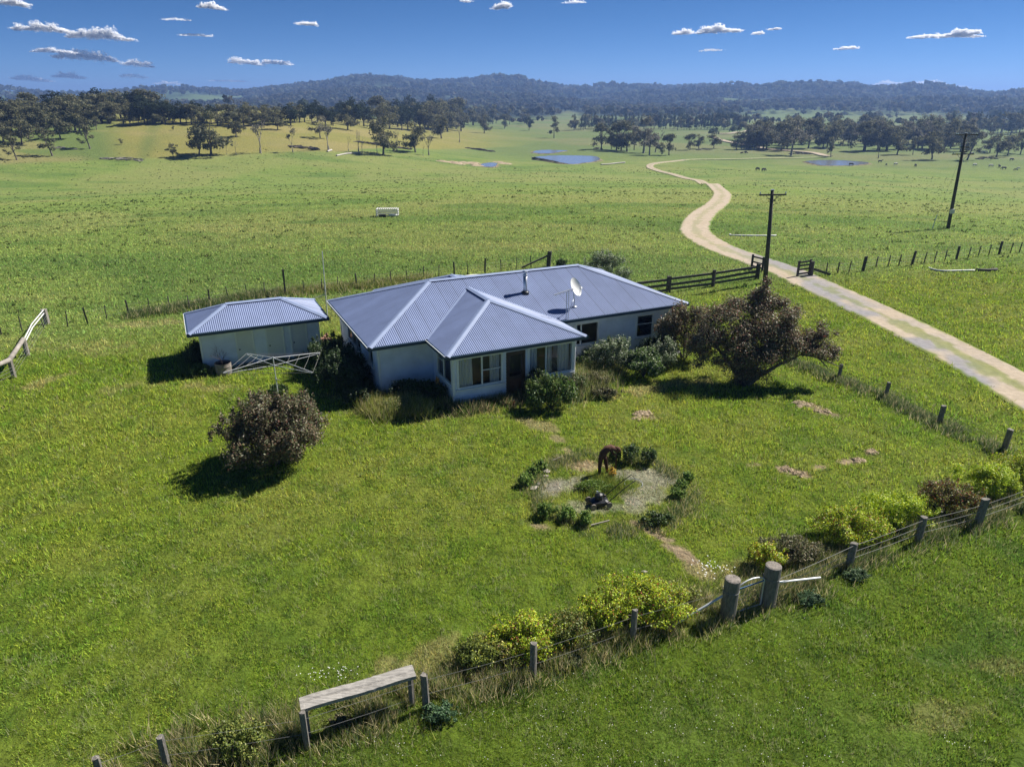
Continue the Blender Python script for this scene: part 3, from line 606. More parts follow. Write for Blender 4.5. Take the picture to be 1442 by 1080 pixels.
# flue on the roof
fz = ZE+KS*2.62
fb = MB(); fb.tube([(9.33, 2.62, fz-.15), (9.33, 2.62, fz+.95)], .115, 14); flue = fb.build('flue', M_galv, house, True)
fb = MB(); fb.tube([(9.33, 2.62, fz+.95), (9.33, 2.62, fz+1.0), (9.33, 2.62, fz+1.03), (9.33, 2.62, fz+1.15), (9.33, 2.62, fz+1.18)], [.13, .15, .10, .10, .16], 14); fb.build('flue_cap', M_galv, flue, True)
fb = MB(); fb.tube([(9.33, 2.62, fz-.1), (9.33, 2.62, fz+.07), (9.33, 2.62, fz+.1)], [.24, .20, .12], 14); fb.build('flue_collar', M_black, flue, True)
# satellite dish
ds = empty('satellite_dish', hp(11.43, .95)+Vector((0, 0, ZE+KS*.95)), 'white oval satellite dish on a bent arm on the main roof', 'satellite dish', rz=HA)
arm = MB(); arm.tube([(0, 0, -.02), (-.02, -.05, .35), (-.05, .0, .75), (0, .03, 1.0)], .03, 8); arm.tube([(-.45, -.3, -.1), (-.03, -.02, .5)], .018); arm.beam((-.1, 0, 0.02), (.16, 0, 0.02), .2, .02); arm.build('mounting_arm', M_galv, ds, True)
V = []; F = []; nr, na = 8, 28; dirn = Vector((.35, -.85, .50)).normalized(); sx = dirn.cross(Vector((0, 0, 1))).normalized(); sy = sx.cross(dirn)
for side in (0, -.012):
    for i in range(nr+1):
        for k in range(na):
            r = i/nr; a = 2*math.pi*k/na; V.append(Vector((0, .03, 1.05))+sx*r*.37*math.cos(a)+sy*r*.51*math.sin(a)+dirn*(.14*r*r+side))
for s_ in (0, 1):
    for i in range(nr):
        for k in range(na): b0 = s_*(nr+1)*na; F.append((b0+i*na+k, b0+i*na+(k+1) % na, b0+(i+1)*na+(k+1) % na, b0+(i+1)*na+k))
mesh_np('dish', V, F, M_dishm, ds, smooth=True)
lb = MB(); tip = Vector((0, .03, 1.05))+dirn*.62-sy*.18+sx*.22; lb.tube([Vector((0, .03, 1.05))-sy*.5+dirn*.1, tip-dirn*.05], .018); lb.tube([tip-dirn*.09, tip+dirn*.02], [.05, .06], 8); lb.build('feed_horn', M_dishm, ds)
# TV aerial on the roof in front of the dish
an = empty('television_aerial', hp(10.5, .05)+Vector((0, 0, ZE)), 'television aerial on a thin lattice mast beside the white dish', 'aerial', rz=HA)
m_ = MB(); m_.tube([(-.05, 0, -.1), (-.05, 0, 1.5)], .022); m_.tube([(.08, 0, -.1), (.08, 0, 1.5)], .018)
for i in range(9): m_.tube([(-.05, 0, .1+i*.15), (.06, 0, .18+i*.15)], .006, 4)
m_.build('mast', M_galv, an)
m_ = MB(); m_.tube([(-.85, -.1, 1.45), (.42, .12, 1.6)], .024)
for i in range(9):
    f = i/8; c = Vector((-.75+1.1*f, -.1+.21*f, 1.42+.12*f)); e = Vector((0, .0, .0)); L_ = .10+.08*f; m_.tube([c-Vector((.2*L_, -L_, 0)), c+Vector((.2*L_, -L_, 0))], .012, 4)
m_.build('antenna_boom', M_galv, an)

# ---- the shed
shed = empty('shed', (0, 0, 0), 'small pale blue weatherboard outbuilding with three white doors and a blue-grey hip roof', 'shed')
shed.matrix_world = hframe(SO); SZ = 2.3; SW, SDp = 7.08, 4.2; SR = SDp/2; KS0 = KS; KS = .40
corr('roof', shed, (0, 0), (1, 0), (0, 1), SW, lambda s: 0, lambda s: min(s, SW-s, SR), SZ)
corr('roof', shed, (0, SDp), (0, -1), (1, 0), SDp, lambda s: 0, lambda s: min(s, SDp-s), SZ)
corr('roof', shed, (SW, 0), (0, 1), (-1, 0), SDp, lambda s: 0, lambda s: min(s, SDp-s), SZ)
corr('roof', shed, (SW, SDp), (-1, 0), (0, -1), SW, lambda s: 0, lambda s: min(s, SW-s, SR), SZ)
cp = MB()
for a, b in (((0, 0), (SR, SR)), ((0, SDp), (SR, SR)), ((SW, 0), (SW-SR, SR)), ((SW, SDp), (SW-SR, SR))): capbar(cp, (*a, SZ), (*b, SZ+KS*SR))
capbar(cp, (SR, SR, SZ+KS*SR), (SW-SR, SR, SZ+KS*SR), lift=.045); cp.build('ridge_cap', M_cap, shed)
gt = MB(); gut([(-.03, SDp), (-.03, 0)], SZ); gut([(0, -.03), (SW, -.03)], SZ); gut([(SW+.03, 0), (SW+.03, SDp)], SZ); gut([(SW, SDp+.03), (0, SDp+.03)], SZ); gt.build('gutter', M_gutter, shed)
ed = MB(); ed.beam((-.09, SDp, SZ-.01), (-.09, 0, SZ-.01), .02, .03); ed.build('gutter_lip', M_trim, shed)
KS = KS0
wb = MB(); a0, a1, b0, b1 = .52, 6.57, .5, 3.7; zt = SZ-.12; DS = ((2.2, 3.15), (3.76, 4.72), (5.04, 5.98))
boards(wb, (a0, b0), (a1, b0), (0, -1), -.1, zt, [(p-a0, q-a0, -.1, 2.02) for p, q in DS]); boards(wb, (a1, b0), (a1, b1), (1, 0), -.1, zt); boards(wb, (a1, b1), (a0, b1), (0, 1), -.1, zt); boards(wb, (a0, b1), (a0, b0), (-1, 0), -.1, zt)
wb.build('wall', M_board, shed)
cn = MB()
for x_, y_ in ((a0-.02, b0-.02), (a1+.02, b0-.02)): cn = MB(); cn.box((x_, y_, zt/2), (.1, .1, zt)); cn.build('corner_board', M_trim, shed)
pass
sf = MB(); sf.box((SW/2, .27, SZ-.14), (SW-.08, .46, .012)); sf.box((.27, SDp/2+.25, SZ-.14), (.46, SDp-.6, .012)); sf.build('soffit', M_trim, shed)
for p, q in DS:
    m_ = MB(); m_.box(((p+q)/2, b0+.0, .985), (q-p-.16, .04, 1.93)); d_ = m_.build('door', M_door, shed)
    m_ = MB()
    for a, b, c, e in ((p, p+.08, 0, 2.02), (q-.08, q, 0, 2.02), (p+.08, q-.08, 1.95, 2.02)): m_.box(((a+b)/2, b0-.03, (c+e)/2), (b-a, .08, e-c))
    m_.build('door_frame', M_trim, d_)
    m_ = MB(); m_.tube([(p+.16, b0-.02, 1.0), (p+.16, b0-.07, 1.0), (p+.16, b0-.09, 1.0)], [.02, .02, .04], 10); m_.build('handle', M_black, d_)

# ------------------------------------------------------------------ fences
def post_mesh(kind, h, r, lean, n=None):
    m = MB(); n = n or (4 if kind == 'split' else 12)
    top = Vector((lean[0]*h, lean[1]*h, h)); pts = [Vector((0, 0, -.2)), top*.5, top]
    if kind == 'round':
        m.tube(pts+[top+Vector((0, 0, .012))], [r*1.03, r, r*.98, r*.88], 16)
    else:
        g = rnd.uniform(.8, 1.2); a = rnd.uniform(0, 1.5); N = 7; vs = []
        rad = [r*rnd.uniform(.75, 1.2) for _ in range(N)]
        for p in pts:
            for k in range(N): t = a+2*math.pi*k/N; vs.append(p+Vector((math.cos(t)*rad[k], math.sin(t)*rad[k]*.8*g, rnd.uniform(-.02, .02) if p is pts[2] else 0)))
        fs = [(i*N+k, i*N+(k+1) % N, (i+1)*N+(k+1) % N, (i+1)*N+k) for i in range(2) for k in range(N)]+[tuple(2*N+k for k in range(N))]
        m.add(vs, fs)
    return m
def fence(name, label, cat, P, hs_, rs_, kinds, wires, matl=None, leans=None, sag=.02, wr=.006, group=None):
    """P ground points; one part per post, one part per wire"""
    root = empty(name, P[0], label, cat, group); tops = []
    for i, p in enumerate(P):
        ln = leans[i] if leans else (rnd.uniform(-.04, .04), rnd.uniform(-.04, .04)); k = kinds[i] if isinstance(kinds, (list, tuple)) else kinds
        if k != 'skip':
            h = hs_[i] if isinstance(hs_, (list, tuple)) else hs_; r = rs_[i] if isinstance(rs_, (list, tuple)) else rs_
            post_mesh(k, h, r, ln).build('post', matl or M_post, root, loc=p-P[0])
        tops.append(ln)
    for z in wires:
        m = MB()
        for i in range(len(P)-1):
            a = P[i]-P[0]+Vector((tops[i][0]*z, tops[i][1]*z, z)); b = P[i+1]-P[0]+Vector((tops[i+1][0]*z, tops[i+1][1]*z, z)); mid = (a+b)/2-Vector((0, 0, sag))
            off = Vector((0, -.05, 0)); m.tube([a+off, mid+off, b+off], wr, 4, cap=False)
        m.build('wire', M_wire, root)
    return root
fence('wire_fence', 'weathered post and wire fence left of the two big round gateposts in the foreground', 'fence', FENCE[0:7][:6]+[FENCE[6]+Vector((-.2, -.02, 0))], [1.05, 1.0, 1.08, 1.05, 1.13, 1.08, .5], .085, ['split']*6+['skip'], (.5, .92), leans=[(0, 0), (.0, 0), (.0, 0), (-.02, 0), (0, 0), (0, .02), (0, 0)], wr=.004)
fence('wire_fence', 'post and wire fence right of the big round gateposts in front of yellow hedges', 'fence', [FENCE[7]+Vector((.25, .05, 0))]+FENCE[8:], [.5, .95, .98, 1.1, 1.1, 1.1], [.1, .12, .13, .15, .12, .12], ['skip']+['split']*5, (.42, .66, .90), leans=[(0, 0), (.03, 0), (.01, 0), (.05, .02), (.02, 0), (0, 0)], wr=.008)
for i, (p, h, lb) in enumerate(((FENCE[6], 1.3, 'stout round grey gatepost, lower left of the pair in the foreground fence'), (FENCE[7], 1.34, 'stout round grey gatepost, upper right of the pair in the foreground fence'))):
    r = empty('gatepost', p, lb, 'gatepost', 'big round gateposts')
    post_mesh('round', h, .215 if i == 0 else .225, (.01, .0)).build('post', M_post, r)
    m = MB(); m.tube([(.01*h, 0, h+.010), (.01*h, 0, h+.018)], [.195, .18], 16); m.build('end_grain', mat('end_grain', (.26, .23, .2), .95, noise=(14, .35, 1.3), bump=(30, .9, .02)), r)
    m = MB(); z = h*.72; m.tube([(math.cos(t)*.23, math.sin(t)*.23, z) for t in np.linspace(0, 6.3, 17)], .008, 5); m.build('wire_loop', M_wire, r)
a = FENCE[6]; b = onplane(941, 884, .03)
m = MB(); A = a+Vector((-.2, .02, .72)); m.tube([b, A], .032, 8); o = m.build('brace_pipe', M_pipe); tag(o, 'grey pipe slanting from the left gatepost down to the grass', 'brace pipe')
m = MB(); c = FENCE[7]; A = c+Vector((.2, 0, .78)); B = FENCE[8]+Vector((-.55, -.35, .38)); B = onplane(1155, 813, .35); m.tube([A, B], .03, 8); o = m.build('brace_pipe', M_pipe); tag(o, 'pale pipe rail running right from the right gatepost', 'brace pipe')
# little tubular gate between the gateposts
gt_ = empty('pedestrian_gate', a+Vector((.25, .1, 0)), 'small tubular gate with an arched top rail between the two round gateposts', 'gate')
d = (c-a); L_ = d.length-.52; dx = d.normalized()
m = MB(); pts = [Vector((0, 0, .1)), Vector((0, 0, .95))]+[dx*L_*f+Vector((0, 0, .95+.16*math.sin(math.pi*f)**.6)) for f in (.05, .15, .3, .5, .7, .85, .95)]+[dx*L_+Vector((0, 0, .95)), dx*L_+Vector((0, 0, .1)), Vector((0, 0, .1))]
m.tube(pts, .022, 8, cap=False); m.build('gate_frame', M_pipe, gt_, True)
m = MB(); m.tube([Vector((0, 0, .88)), dx*L_+Vector((0, 0, .92))], .02, 8); m.build('gate_rail', M_bluepipe, gt_)
m = MB()
for i in range(1, 9): m.tube([dx*L_*i/9+Vector((0, 0, .1)), dx*L_*i/9+Vector((0, 0, .9))], .004, 4)
for j in range(1, 6): m.tube([Vector((0, 0, .1+.13*j)), dx*L_+Vector((0, 0, .1+.13*j))], .004, 4)
m.build('mesh_infill', M_wire, gt_)
# raised plank beside the foreground fence
pk = empty('plank_bench', (-4.72, 12.0, 0), 'long silvery split timber plank set up as a bench beside the foreground fence', 'bench')
V = []; F = []; n = 26; g = np.random.RandomState(5); p0 = Vector((0, .0, 0)); d = Vector((2.42, .98, 0)); L_ = d.length; d.normalize(); s_ = Vector((-d.y, d.x, 0))
prof = [(-.19, -.09), (-.19, .0), (-.07, .012), (-.01, -.012), (.03, .014), (.19, .0), (.19, -.09)]
for i in range(n+1):
    f = i/n; wob = .014*math.sin(f*9)+g.normal(0, .004); cr = .03*math.sin(f*5+1)
    for k, (a_, z_) in enumerate(prof): V.append(p0+d*(L_*f)+s_*(a_+wob+(cr if 1 < k < 5 else 0))+Vector((0, 0, 1.0+z_+.02*f+g.normal(0, .003))))
K = len(prof)
for i in range(n):
    for k in range(K): F.append((i*K+k, (i+1)*K+k, (i+1)*K+(k+1) % K, i*K+(k+1) % K))
me = bpy.data.meshes.new('plank'); me.from_pydata([tuple(v) for v in V], [], F+[tuple(range(K)), tuple(n*K+k for k in range(K-1, -1, -1))]); me.materials.append(M_plank); link('plank', me, pk)
for f in (.03, .96):
    m = MB(); q = d*(L_*f); m.tube([q+Vector((0, 0, -.2)), q+Vector((0, 0, .9))], .07, 7); m.build('leg', M_post, pk)
# right yard fence
fence('wire_fence', 'low post and wire fence with rank grass between the yard and the gravel road', 'fence', [onplane(1490, 668, 0)]+RF, [1.1, 1.05, .85, .82, .82, .8, .8], [.13, .13, .11, .1, .1, .09, .09], 'split', (.3, .5, .68), leans=[(.05, 0)]*7)
# back fence
bpx = [(2, 471), (31, 467), (63, 463.5), (95.5, 460), (124.5, 457), (151, 451), (183, 446), (212, 441), (240, 437), (268, 436), (296, 430), (322, 423), (348.6, 418), (373, 416.5), (402, 415.5), (429, 414), (453, 411), (475.5, 407), (503, 405), (527, 402.5), (551, 400), (574, 398), (597, 393), (618, 390), (640, 388), (659, 388), (683, 386), (706, 382), (727, 379), (748, 377), (772, 376)]
bh = [1.0]*31; br = [.035]*31
for i in (4, 6, 10, 18, 24): bh[i] = 1.12; br[i] = .06
for i in (14, 26): bh[i] = 1.9 if i == 14 else 1.3; br[i] = .08
bh[30] = 1.35; br[30] = .17
fence('wire_fence', 'long back fence of thin dark posts and wire along the far side of the yard', 'fence', [G(*q) for q in bpx], bh, br, 'split', (.35, .6, .85), M_darkwood, leans=[(rnd.uniform(-.1, .1), rnd.uniform(-.06, .06)) for _ in bpx], wr=.003)
q = G(772, 376); m = MB(); m.beam(q+Vector((0, 0, 1.0)), q+Vector((-2.3, -.75, .1)), .12, .12); tag(m.build('brace_pole', M_darkwood), 'dark diagonal brace against the thick corner post behind the house roof', 'brace')
# rail fence by the road gate
rp = [G(*q) for q in ((872, 422), (940.6, 412.4), (1003.6, 403.7), (1065.4, 393))]
rf_ = empty('rail_fence', rp[0], 'dark three-rail timber fence running from behind the house to the road gate', 'fence')
for i, p in enumerate(rp):
    post_mesh('split', 1.25 if i != 2 else 1.3, .17, (0, 0)).build('post', M_darkwood, rf_, loc=p-rp[0])
for i in range(3):
    for z, t_ in ((1.02, .17), (.62, .17), (.25, .16)):
        m = MB(); o1 = Vector((0, 0, rnd.uniform(-.04, .04))); m.beam(rp[i]-rp[0]+Vector((0, 0, z))+o1, rp[i+1]-rp[0]+Vector((0, 0, z+rnd.uniform(-.03, .03))), .09, t_)
        m.build('rail', M_darkwood, rf_)
def ladder(name, label, cat, p, q, h, rails, ph=None, r=.075, group=None):
    e = empty(name, p, label, cat, group)
    for k in (Vector(), q-p): m = MB(); m.beam(k+Vector((0, 0, -.05)), k+Vector((0, 0, h)), r*2, r*2, up=(0, 1, 0)); m.build('stile', M_darkwood, e)
    for z in rails: m = MB(); m.beam(Vector((0, 0, z)), q-p+Vector((0, 0, z)), .05, .13); m.build('rail', M_darkwood, e)
    return e
g1 = G(1122.5, 390.5); g2 = G(1133.5, 388.5)
ladder('gate_panel', 'short dark timber panel with four rails on the right of the road gateway', 'gate panel', g1, g2+Vector((.35, .1, 0)), 1.35, (.25, .6, .92, 1.2))
h1 = G(1058, 379); h2 = h1+Vector((.55, -1.1, 0)); h2.z = float(H(h2.x, h2.y))
ladder('gate_panel', 'dark timber gate leaf folded back at the end of the rail fence', 'gate panel', h1, h2, 1.25, (.3, .65, 1.08))
rpx = [(1141, 389.5), (1162.5, 387), (1179, 386), (1195, 384.5), (1214.6, 382), (1233, 377.5), (1250.5, 376), (1265, 374.6), (1283.6, 373.7), (1300.5, 371.5), (1315, 370), (1330, 368), (1346.5, 366), (1362.7, 363.5), (1377, 361.5), (1391.5, 360), (1406.8, 358.7), (1422, 357), (1435, 356), (1450, 354), (1465, 353)]
fence('wire_fence', 'thin dark post and wire fence climbing right from the road gateway', 'fence', [G(*q) for q in rpx], [1.2 if i in (4, 8, 12, 16) else 1.0 for i in range(21)][1:] and [1.25]+[1.25 if i in (4, 8, 12, 16) else 1.0 for i in range(1, 21)], [.17]+[.12 if i in (4, 8, 12, 16) else .05 for i in range(1, 21)], 'split', (.35, .6, .85), M_darkwood, leans=[(.0, 0)]+[(rnd.uniform(.02, .12), 0) for _ in range(20)])
q0 = G(1144, 389.2); q1 = G(1169, 388.5); m = MB(); m.beam(q0+Vector((0, 0, .6)), q1+Vector((0, 0, .1)), .08, .2); tag(m.build('brace_plank', M_darkwood), 'dark plank leaning low from the right gateway post', 'brace')
# left yard fence
lf = [onplane(-45, 566, 0), onplane(-12, 548, 0), onplane(20, 532, 0), onplane(39, 501, 0), onplane(66.7, 456.7, 0)]
lfe = empty('log_rail_fence', lf[2], 'grey log rail fence at the left edge of the lawn', 'fence')
for i, (p, h, r) in enumerate(zip(lf, (1.0, 1.0, .98, .95, 1.0), (.13, .13, .15, .14, .2))): post_mesh('split', h, r, (0, 0), 8).build('post', M_deadwood, lfe, loc=p-lf[2])
for i, z in ((0, .98), (1, .98), (2, .98)):
    A = lf[i]-lf[2]; B = lf[i+1]-lf[2]; m = MB(); m.tube([A+Vector((0, 0, z)), (A+B)/2+Vector((.03, 0, z+.03)), B+Vector((0, 0, z))], [.13, .115, .12], 9); m.build('log_rail', M_deadwood, lfe, True)
for dz in (.72, .92):
    A = lf[3]-lf[2]; B = lf[4]-lf[2]; m = MB(); m.tube([A+Vector((0, 0, dz)), (A+B)/2+Vector((-.15, 0, dz+.02)), B+Vector((0, 0, dz+.05))], .035, 6); m.build('pole_rail', M_white, lfe)
for z in (.25, .45, .62):
    m = MB(); m.tube([p-lf[2]+Vector((.12, 0, z)) for p in lf], .005, 4); m.build('wire', M_wire, lfe)
fence('wire_fence', 'stretch of thin posts and wire in the pasture left of the log rail corner', 'fence', [G(*q) for q in ((-60, 481), (-28, 476), (2, 471.5))], 1.0, .04, 'split', (.35, .6, .85), M_darkwood)

# ------------------------------------------------------------------ power poles
def pole(name, label, base, top, r, arms, extra=None):
    e = empty(name, base, label, 'power pole', 'wooden power poles'); t = top-base
    m = MB(); m.tube([Vector((0, 0, -.5)), t*.5, t], [r*1.1, r*.9, r*.72], 12); m.build('pole', M_darkwood, e, True)
    for f, half, ins in arms:
        c_ = t*f; ax = Vector((math.cos(.12), math.sin(.12), 0)); c_ = c_+Vector((0, -r, 0)); m = MB(); m.beam(c_-ax*half, c_+ax*half, .09, .11)
        for s in (-1, 1): m.beam(c_+ax*s*half*.55, c_-Vector((0, 0, half*.55)), .02, .03)
        ca = m.build('crossarm', M_darkwood, e)
        for s in ins:
            m = MB(); q = c_+ax*half*s+Vector((0, 0, .05)); m.tube([q, q+Vector((0, 0, .06)), q+Vector((0, 0, .12)), q+Vector((0, 0, .18))], [.02, .06, .045, .03], 8); m.build('insulator', M_ceramic, ca)
    m = MB(); m.tube([t, t+Vector((0, 0, .05))], [r*.8, r*.78], 12); m.build('pole_cap', M_galv, e)
    return e
def above(base, px, py):
    d = rayd(px, py); t = base.y/d[1]; return Vector((d[0]*t, base.y, CAMH+d[2]*t))
b1_ = G(1077.5, 399); t1 = above(b1_, 1087.8, 268); pole('power_pole', 'dark timber power pole with one crossarm behind the purple tree', b1_, t1, .17, ((.955, 1.05, (-.95, .95)),))
b2 = G(1335, 322); t2 = above(b2, 1360.5, 188)
pp = pole('power_pole', 'tall leaning power pole with several crossarms at the right of the pasture', b2, t2, .19, ((.985, 1.35, (-.95, -.8, .8, .95)), (.79, 1.35, (-.9, .9)), (.86, .6, (-.9,)), (.815, .4, ())))
m = MB(); q = (t2-b2)*.19; m.box(tuple(q+Vector((-.05, -.28, 0))), (.45, .25, .5)); m.build('switch_box', M_galv, pp)
m = MB(); g0 = G(1312.6, 322.8)-b2; g1_ = above(G(1312.6, 322.8), 1319.7, 302.6)-b2; m.tube([g0, g1_], .05, 8); m.build('stay_guard', M_white, pp)
m = MB(); m.tube([g1_, (t2-b2)*.80], .012, 4); m.build('stay_wire', M_wire, pp)

# ------------------------------------------------------------------ things about the yard and pasture
# rotary clothes line
cl_ = empty('rotary_clothes_line', (-11.35, 31.75, 0), 'silver rotary clothes line in front of the three shed doors', 'clothes line')
m = MB(); m.tube([(0, 0, -.1), (0, 0, .9)], .035, 8); m.tube([(0, 0, .9), (0, 0, 2.1)], .026, 8); m.build('post', M_pipe, cl_)
ends = [Vector((-1.66, -1.45, 1.82)), Vector((1.95, 1.35, 1.82)), Vector((2.3, -1.5, 1.82)), Vector((-1.6, 1.3, 1.82))]
ends = [Vector((-1.9, -1.35, 1.80)), Vector((2.2, -1.30, 1.80)), Vector((1.85, 1.45, 1.80)), Vector((-1.75, 1.3, 1.80))]
for e_ in ends:
    m = MB(); m.tube([(0, 0, 2.05), e_], .017, 6); m.tube([(0, 0, 1.66), e_*.98], .015, 6); m.build('arm', M_pipe, cl_)
m = MB()
for f in (.35, .55, .78, 1.):
    for i in range(4):
        a, b = ends[i]*f, ends[(i+1) % 4]*f; a = Vector((a.x, a.y, 2.05+(1.8-2.05)*f)); b = Vector((b.x, b.y, 2.05+(1.8-2.05)*f)); m.tube([a, (a+b)/2-Vector((0, 0, .03)), b], .006, 4)
m.build('line', M_wire, cl_)
m = MB(); m.tube([(0, 0, .85), (0, 0, 1.0)], .055, 8); m.beam((0, 0, .95), (.22, 0, .9), .02, .02); m.build('winder', M_galv, cl_)
# cut-down drum with a bare shrub
dm = empty('drum_planter', onplane(316, 526, 0), 'cut-down metal drum planter against the left end of the shed front', 'planter')
m = MB(); pr_ = [(.40, 0), (.41, .18), (.42, .2), (.41, .22), (.41, .4), (.425, .42), (.41, .45), (.415, .62)]
m.tube([(0, 0, z) for _, z in pr_], [r for r, _ in pr_], 20, cap=False); m.tube([(0, 0, z) for _, z in reversed(pr_)], [r-.02 for r, _ in reversed(pr_)], 20, cap=False); m.build('drum', M_drum, dm, True)
m = MB(); m.tube([(0, 0, .4), (0, 0, .5)], [.39, .385], 20); m.build('soil', M_soil, dm)
def twigs(seed, n, L, spread, r=.008, base=(0, 0, 0), depth=3):
    g = random.Random(seed); m = MB()
    def grow(p, d, l, r_, k):
        q = p+d*l; m.tube([p, p+d*l*.5+Vector((g.uniform(-1, 1), g.uniform(-1, 1), 0))*l*.06, q], [r_, r_*.8, r_*.6], 5 if k > 1 else 4, cap=False)
        if k > 0:
            for _ in range(g.choice((2, 3))):
                e = (d+Vector((g.uniform(-1, 1), g.uniform(-1, 1), g.uniform(-.3, .6)))*spread).normalized(); grow(q, e, l*g.uniform(.55, .85), r_*.6, k-1)
    for i in range(n):
        d = Vector((g.uniform(-1, 1)*spread, g.uniform(-1, 1)*spread, 1)).normalized() if n > 1 else Vector((.04, 0, 1)); grow(Vector(base), d, L*g.uniform(.7, 1.1), r, depth)
    return m
o = twigs(3, 6, .4, .8, .012, (0, 0, .5)).build('bare_shrub', M_bark); o.location = dm.location; tag(o, 'leafless twiggy shrub growing out of the cut-down drum', 'shrub')
# mast beside the shed
ms_ = empty('antenna_mast', onplane(461, 446, 0)+Vector((0, 0, 0)), 'very tall thin white mast with a side aerial behind the right end of the shed', 'mast')
tp = above(ms_.location, 453.6, 354)-ms_.location
m = MB(); m.tube([(0, 0, 0), tp*.55], .04, 6); m.tube([tp*.55, tp], .028, 6); m.build('mast', M_white, ms_)
m = MB(); q = tp*.35; m.tube([q, q+Vector((-1.3, -1.0, -.25))], .018, 5)
for i in range(9):
    c_ = q+Vector((-1.3, -1.0, -.25))*(i/8); m.tube([c_+Vector((.2, -.26, 0)), c_+Vector((-.2, .26, 0))], .007, 4)
m.build('aerial', M_galv, ms_)
# service cable from shed to house
pa = hp(SW+.02, .05, SO)+Vector((0, 0, SZ-.1)); pb = hp(-.05, 8.2)+Vector((0, 0, ZE-.15)); m = MB()
m.tube([pa+(pb-pa)*t-Vector((0, 0, 2.0*t*(1-t))) for t in np.linspace(0, 1, 12)], .014, 5); tag(m.build('service_cable', M_black), 'black cable sagging between the shed eave and the house roof corner', 'cable')
# stone and brick rubble right of the shed
def rock(seed, r, flat=.7):
    g = np.random.RandomState(seed); import itertools
    V = []; F = []; n = 8
    for j, ph in enumerate((-1.2, -.5, .3, 1.0)):
        for i in range(n): a = 2*math.pi*i/n; q = r*math.cos(ph)*g.uniform(.75, 1.2); V.append((q*math.cos(a), q*math.sin(a)*.8, r*flat*math.sin(ph)*g.uniform(.85, 1.1)))
    for j in range(3):
        for i in range(n): F.append((j*n+i, j*n+(i+1) % n, (j+1)*n+(i+1) % n, (j+1)*n+i))
    me = bpy.data.meshes.new('stone'); me.from_pydata(V, [], F+[tuple(range(n-1, -1, -1)), tuple(3*n+i for i in range(n))]); return me
rm = [rock(i, 1) for i in range(4)]
for me in rm: me.materials.append(M_brick)
sm_ = [rock(i+9, 1, .5) for i in range(3)]
for me in sm_: me.materials.append(M_stone)
for i in range(34):
    q = hp(6.95+rnd.uniform(-.15, .5), .5+rnd.uniform(-.2, 2.6), SO); o = link('brick_rubble', rm[i % 4], loc=(q.x, q.y, .1+rnd.uniform(0, .45)))
    s = rnd.uniform(.09, .17); o.scale = (s*1.3, s, s*.8); o.rotation_euler = (rnd.uniform(0, 1), rnd.uniform(0, 1), rnd.uniform(0, 3)); tag(o, 'brick or stone piled against the right end wall of the shed', 'rubble', 'rubble heap beside the shed')
for px, py, s, lb in ((769, 664, .22, 'pale flat stone left of the rusty figure in the garden circle'), (768, 671, .13, 'small pale stone just below the flat one in the garden circle'), (752, 688, .2, 'pale stepping stone beside the left hedge balls'), (758, 682, .12, 'small stone above the stepping stone beside the left hedge balls'), (907, 806, .1, 'small stone on the path end near the yellow hedge')):
    o = link('stone', sm_[0 if s > .15 else 1], loc=P0(px, py)+Vector((0, 0, .04))); o.scale = (s, s*.8, s*.45); o.rotation_euler = (0, 0, rnd.uniform(0, 3)); tag(o, lb, 'stone', 'stones of the garden circle')
# rusty sculpture: a stooping figure cut from bent steel
sc_ = empty('stooping_figure_sculpture', P0(845, 667), 'rust-brown steel sculpture of a stooping figure leaning on a thin rod', 'sculpture')
def flat(mb, pts, w_, th):
    """bent flat bar following pts, widths w_, thickness th (across y)"""
    vs = []; n = len(pts)
    for i, p in enumerate(pts):
        d = (Vector(pts[min(i+1, n-1)])-Vector(pts[max(i-1, 0)])).normalized(); nn = Vector((-d.z, 0, d.x)); t_ = th[i] if hasattr(th, '__len__') else th
        for s, y in ((-1, -1), (1, -1), (1, 1), (-1, 1)): vs.append(Vector(p)+nn*s*w_[i]/2+Vector((0, y*t_/2, 0)))
    fs = [(i*4+k, i*4+(k+1) % 4, i*4+4+(k+1) % 4, i*4+4+k) for i in range(n-1) for k in range(4)]+[(0, 3, 2, 1), ((n-1)*4, (n-1)*4+1, (n-1)*4+2, (n-1)*4+3)]
    mb.add(vs, fs)
m = MB(); flat(m, [(-.02, 0, -.05), (-.03, 0, .3), (-.01, 0, .62), (.05, 0, .85), (.2, 0, 1.06), (.38, 0, 1.14), (.52, 0, 1.08), (.62, 0, .93)], [.11, .13, .17, .2, .2, .16, .13, .06], [.09, .1, .13, .2, .24, .22, .16, .1])
flat(m, [(.28, .1, .02), (.24, .1, .3), (.19, .08, .6), (.12, .03, .8)], [.1, .12, .14, .18], [.09, .1, .12, .15]); m.build('body', M_rust, sc_, True)
m = MB(); m.tube([(.52, 0, 1.12), (.60, 0, 1.1), (.68, 0, 1.03), (.73, 0, .97)], [.05, .085, .08, .03], 10); m.build('head', M_rust, sc_, True)
m = MB(); m.tube([(.35, -.08, 1.05), (.5, -.1, .9), (.57, -.06, .84)], [.05, .04, .03], 8); m.build('arm', M_rust, sc_, True)
m = MB(); m.tube([(.58, -.05, .95), (.56, -.12, -.05)], .018, 6); m.build('rod', M_rust, sc_)
